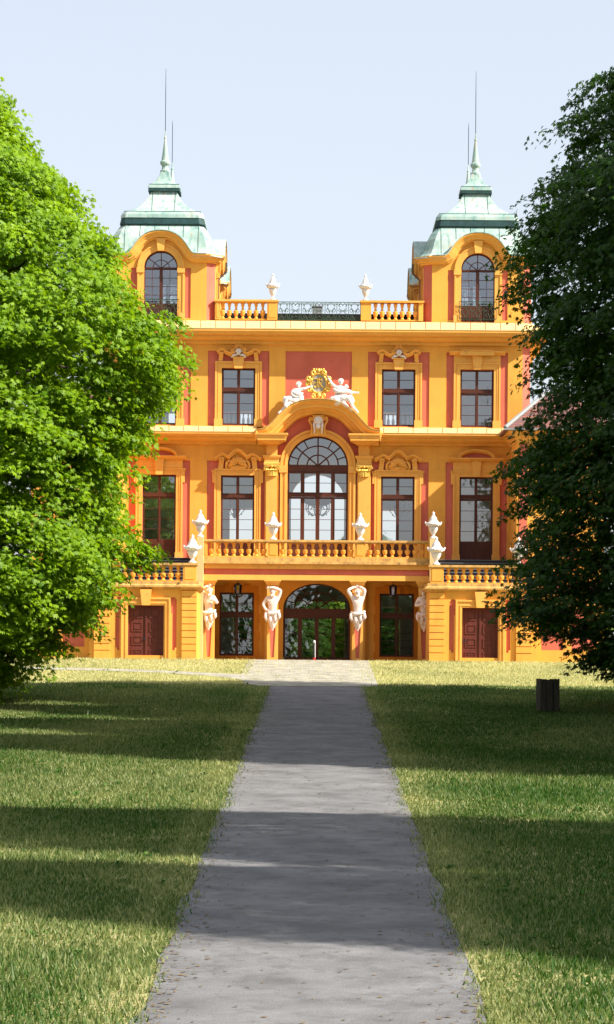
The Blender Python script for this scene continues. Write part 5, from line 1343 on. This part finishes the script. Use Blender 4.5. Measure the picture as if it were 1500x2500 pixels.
# ------------------------------------------------------------------ trees
def crown_mesh(name, profile, seed, n_spray, per, mat, amp=.10, zsq=1.0, leaf=.142):
    """profile [(z, R)] around the trunk; palmate leaves gathered into drooping sprays"""
    rng = np.random.default_rng(seed)
    zs = np.array([p[0] for p in profile][::-1]); rs = np.array([p[1] for p in profile][::-1])
    if zs[0] > zs[-1]: zs, rs = zs[::-1], rs[::-1]
    # sample z with probability ~ R
    zz = np.linspace(zs[0], zs[-1], 400); pr = np.interp(zz, zs, rs) + .6; cdf = np.cumsum(pr) / pr.sum()
    z = np.interp(rng.random(n_spray), cdf, zz); th = rng.random(n_spray) * 2 * math.pi
    Rm = np.interp(z, zs, rs)
    lump = np.array([noise.noise(Vector((math.cos(a) * 2.4, math.sin(a) * 2.4, q * .42 + seed))) + .6 * noise.noise(Vector((math.cos(a) * 6, math.sin(a) * 6, q * 1.1 + seed))) for a, q in zip(th, z)])
    frac = np.where(rng.random(n_spray) < .68, 1 - .16 * rng.random(n_spray), .45 + .4 * rng.random(n_spray))
    rad = np.maximum(Rm * (1 + amp * lump * 1.6), .2) * frac
    cx, cy, cz = rad * np.cos(th), rad * np.sin(th), z
    # leaves inside sprays: flattened, drooping discs tipped outwards
    ns = n_spray * per; sid = np.repeat(np.arange(n_spray), per)
    sr = (.45 + .75 * rng.random(n_spray))[sid]
    q = rng.normal(size=(ns, 3)); q /= np.linalg.norm(q, axis=1)[:, None]; q *= (rng.random(ns) ** .45)[:, None]
    out = np.stack([np.cos(th), np.sin(th)], 1)[sid]
    px = q[:, 0] * sr; py = q[:, 1] * sr; pz = q[:, 2] * sr * .34
    pz -= (px * out[:, 0] + py * out[:, 1]) * .45
    pos = np.stack([cx[sid] + px, cy[sid] + py, cz[sid] + pz], 1)
    # leaf frame: normal up and outwards with scatter
    nrm = np.stack([out[:, 0] * .55, out[:, 1] * .55, np.full(ns, .75)], 1) + rng.normal(size=(ns, 3)) * .42
    nrm /= np.linalg.norm(nrm, axis=1)[:, None]
    d = np.stack([out[:, 0], out[:, 1], np.full(ns, -.5)], 1) + rng.normal(size=(ns, 3)) * .6
    d -= nrm * (d * nrm).sum(1)[:, None]; d /= np.linalg.norm(d, axis=1)[:, None]
    e = np.cross(nrm, d); sc = leaf * (.7 + .6 * rng.random(ns))
    angs = [0, .62, -.62, 1.25, -1.25]; lens = [1, .95, .95, .7, .7]
    V = np.zeros((ns, 5, 4, 3))
    for j, (a, l) in enumerate(zip(angs, lens)):
        dr = d * math.cos(a) + e * math.sin(a); pe = -d * math.sin(a) + e * math.cos(a)
        L = (sc * l)[:, None]
        V[:, j, 0] = pos; V[:, j, 1] = pos + dr * L * .62 + pe * L * .19 - nrm * L * .06
        V[:, j, 2] = pos + dr * L - nrm * L * .26; V[:, j, 3] = pos + dr * L * .62 - pe * L * .19 - nrm * L * .06
    nf = ns * 5; me = bpy.data.meshes.new(name)
    me.vertices.add(nf * 4); me.vertices.foreach_set('co', V.reshape(-1)); me.loops.add(nf * 4); me.loops.foreach_set('vertex_index', np.arange(nf * 4))
    me.polygons.add(nf); me.polygons.foreach_set('loop_start', np.arange(nf) * 4); me.polygons.foreach_set('loop_total', np.full(nf, 4)); me.update()
    st = rng.random(n_spray)
    tint = np.clip(.45 * st[sid] + .55 * rng.random(ns) + .1, 0, 1)
    at_ = me.attributes.new('tint', 'FLOAT', 'POINT'); at_.data.foreach_set('value', np.repeat(tint, 20).astype(np.float32))
    me.materials.append(mat); return me
def limbs(bm, profile, base, seed, H):
    rd = random.Random(seed)
    tube(bm, [(0, 0, base - .3), (0, 0, base + .4), (.1, .05, base + 3), (-.1, .1, base + 8), (.1, 0, base + H * .62), (0, .1, base + H * .9)], [.62, .5, .42, .34, .2, .04], 12)
    for i in range(26):
        z = base + 2.2 + (H * .75) * (i / 26); a = i * 2.4 + rd.random(); Rm = np.interp(z + 1.0, [p[0] for p in profile[::-1]], [p[1] for p in profile[::-1]]) * .8
        r0 = .2 * (1 - i / 34) ; c, s_ = math.cos(a), math.sin(a)
        P = [(0, 0, z), (Rm * .3 * c, Rm * .3 * s_, z + .9), (Rm * .65 * c, Rm * .65 * s_, z + 1.3), (Rm * c, Rm * s_, z + .7 - .5 * rd.random())]
        tube(bm, P, [r0, r0 * .7, r0 * .4, .025], 7)
        for t_ in range(3):
            a2 = a + rd.uniform(-.7, .7); b_ = Vector(P[1 + t_ % 2]); tube(bm, [b_, b_ + Vector((math.cos(a2) * Rm * .25, math.sin(a2) * Rm * .25, .5)), b_ + Vector((math.cos(a2) * Rm * .45, math.sin(a2) * Rm * .45, .3))], [r0 * .4, r0 * .25, .015], 5)
PL = [(20.6, .3), (19.6, 1.0), (18.0, 2.1), (16.5, 3.2), (15.6, 4.2), (14.6, 4.9), (13.6, 5.6), (12.5, 6.4), (11.4, 7.3), (10.2, 7.6), (9, 8.0), (8.2, 7.2), (6.5, 6.6), (5.0, 5.8), (3.6, 6.4), (1.8, 5.9), (1.2, 5.0), (.5, 4.0), (-.3, 3.0), (-1.0, 1.7)]
PR = [(24.2, .3), (22.8, 2.0), (21.0, 3.9), (19.4, 5.2), (17.6, 6.7), (16.6, 7.2), (15.3, 7.9), (14.2, 8.2), (13, 8.6), (12.2, 8.8), (11.3, 8.0), (10.5, 8.1), (9.3, 7.6), (8.2, 7.1), (7.2, 8.6), (5.4, 8.8), (4.8, 8.1), (3.2, 8.5), (1.8, 8.5), (1.2, 7.9), (.6, 7.1), (.1, 6.2), (-.4, 4.8)]
def make_tree(profile, seed, loc, mat, label, n, per, group=None, amp=.1, H=22):
    e = empty('chestnut_tree', loc); tag(e, label, 'tree', group)
    b = gz(loc[1])
    prof2 = [(z - b, r) for z, r in profile]; e.location = (loc[0], loc[1], b)
    me = crown_mesh('crown', prof2, seed, n, per, mat, amp)
    o = bpy.data.objects.new('crown', me); COL.objects.link(o); o.parent = e
    bm = bmesh.new(); limbs(bm, prof2, 0, seed, H); finish(bm, 'trunk', M['bark'], e, True)
    return e
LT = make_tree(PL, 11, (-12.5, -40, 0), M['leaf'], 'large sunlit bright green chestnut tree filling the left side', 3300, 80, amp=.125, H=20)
RT = make_tree(PR, 23, (15.0, -40, 0), M['leaf_shade'], 'large dark shaded chestnut tree filling the right side', 4300, 68, amp=.12, H=24)
row = [(17.4, -46.5, .96, 0), (17.2, -53, .94, 180), (17.0, -60, .93, 0), (16.8, -67, .93, 180), (17.4, -86, .9, 0), (18.0, -94, .88, 180)]
for i, (x, y, s, a) in enumerate(row):
    c = copytree(RT, (x, y, gz(y)), (0, 0, R(a)), (s * .88, s * .42, s * 1.08))
    c['label'] = ['nearest', 'second', 'third', 'fourth', 'fifth', 'last'][i] + ' dark avenue tree right of the drive, counted from the one by the litter bin'; c['group'] = 'avenue trees right of the drive'
for i, (x, y, s, a) in enumerate([(-18.5, -52, .95, 60), (-17.5, -62, .92, 170), (-17, -73, .9, 250), (-18, -90, .9, 20)]):  # unseen left row, added to block sky light and deepen the shade
    c = copytree(LT, (x, y, gz(y)), (0, 0, R(a)), (s, s, s))
    c['label'] = ['nearest', 'second', 'third', 'last'][i] + ' unseen tree left of the drive added to block sky, counted from the sunlit chestnut'; c['group'] = 'unseen left avenue trees added to block sky'
for i, (x, y, s, a) in enumerate([(-24, -175, .9, 60), (-11, -182, .8, 170), (3, -186, .75, 250), (15, -180, .85, 20), (28, -176, .9, 110)]):
    c = copytree(RT, (x, y, gz(y)), (0, 0, R(a)), (s, s, s))
    c['label'] = 'dark chestnut tree behind the viewer, mirrored in the ground floor windows'; c['group'] = 'trees mirrored in the windows'
# trees of the park behind the palace, glimpsed through the doors and windows
for i in range(13):
    x = -17 + i * 2.9; y = 44 + (i * 7) % 5 * 2.2; s = .30 + .03 * ((i * 5) % 4)
    c = copytree(LT if i % 3 == 0 else RT, (x, y, -.5), (0, 0, i * 1.3), (s * 1.25, s * 1.25, s))
    c['label'] = 'green park tree behind the palace, glimpsed through its windows'; c['group'] = 'park trees behind the palace'
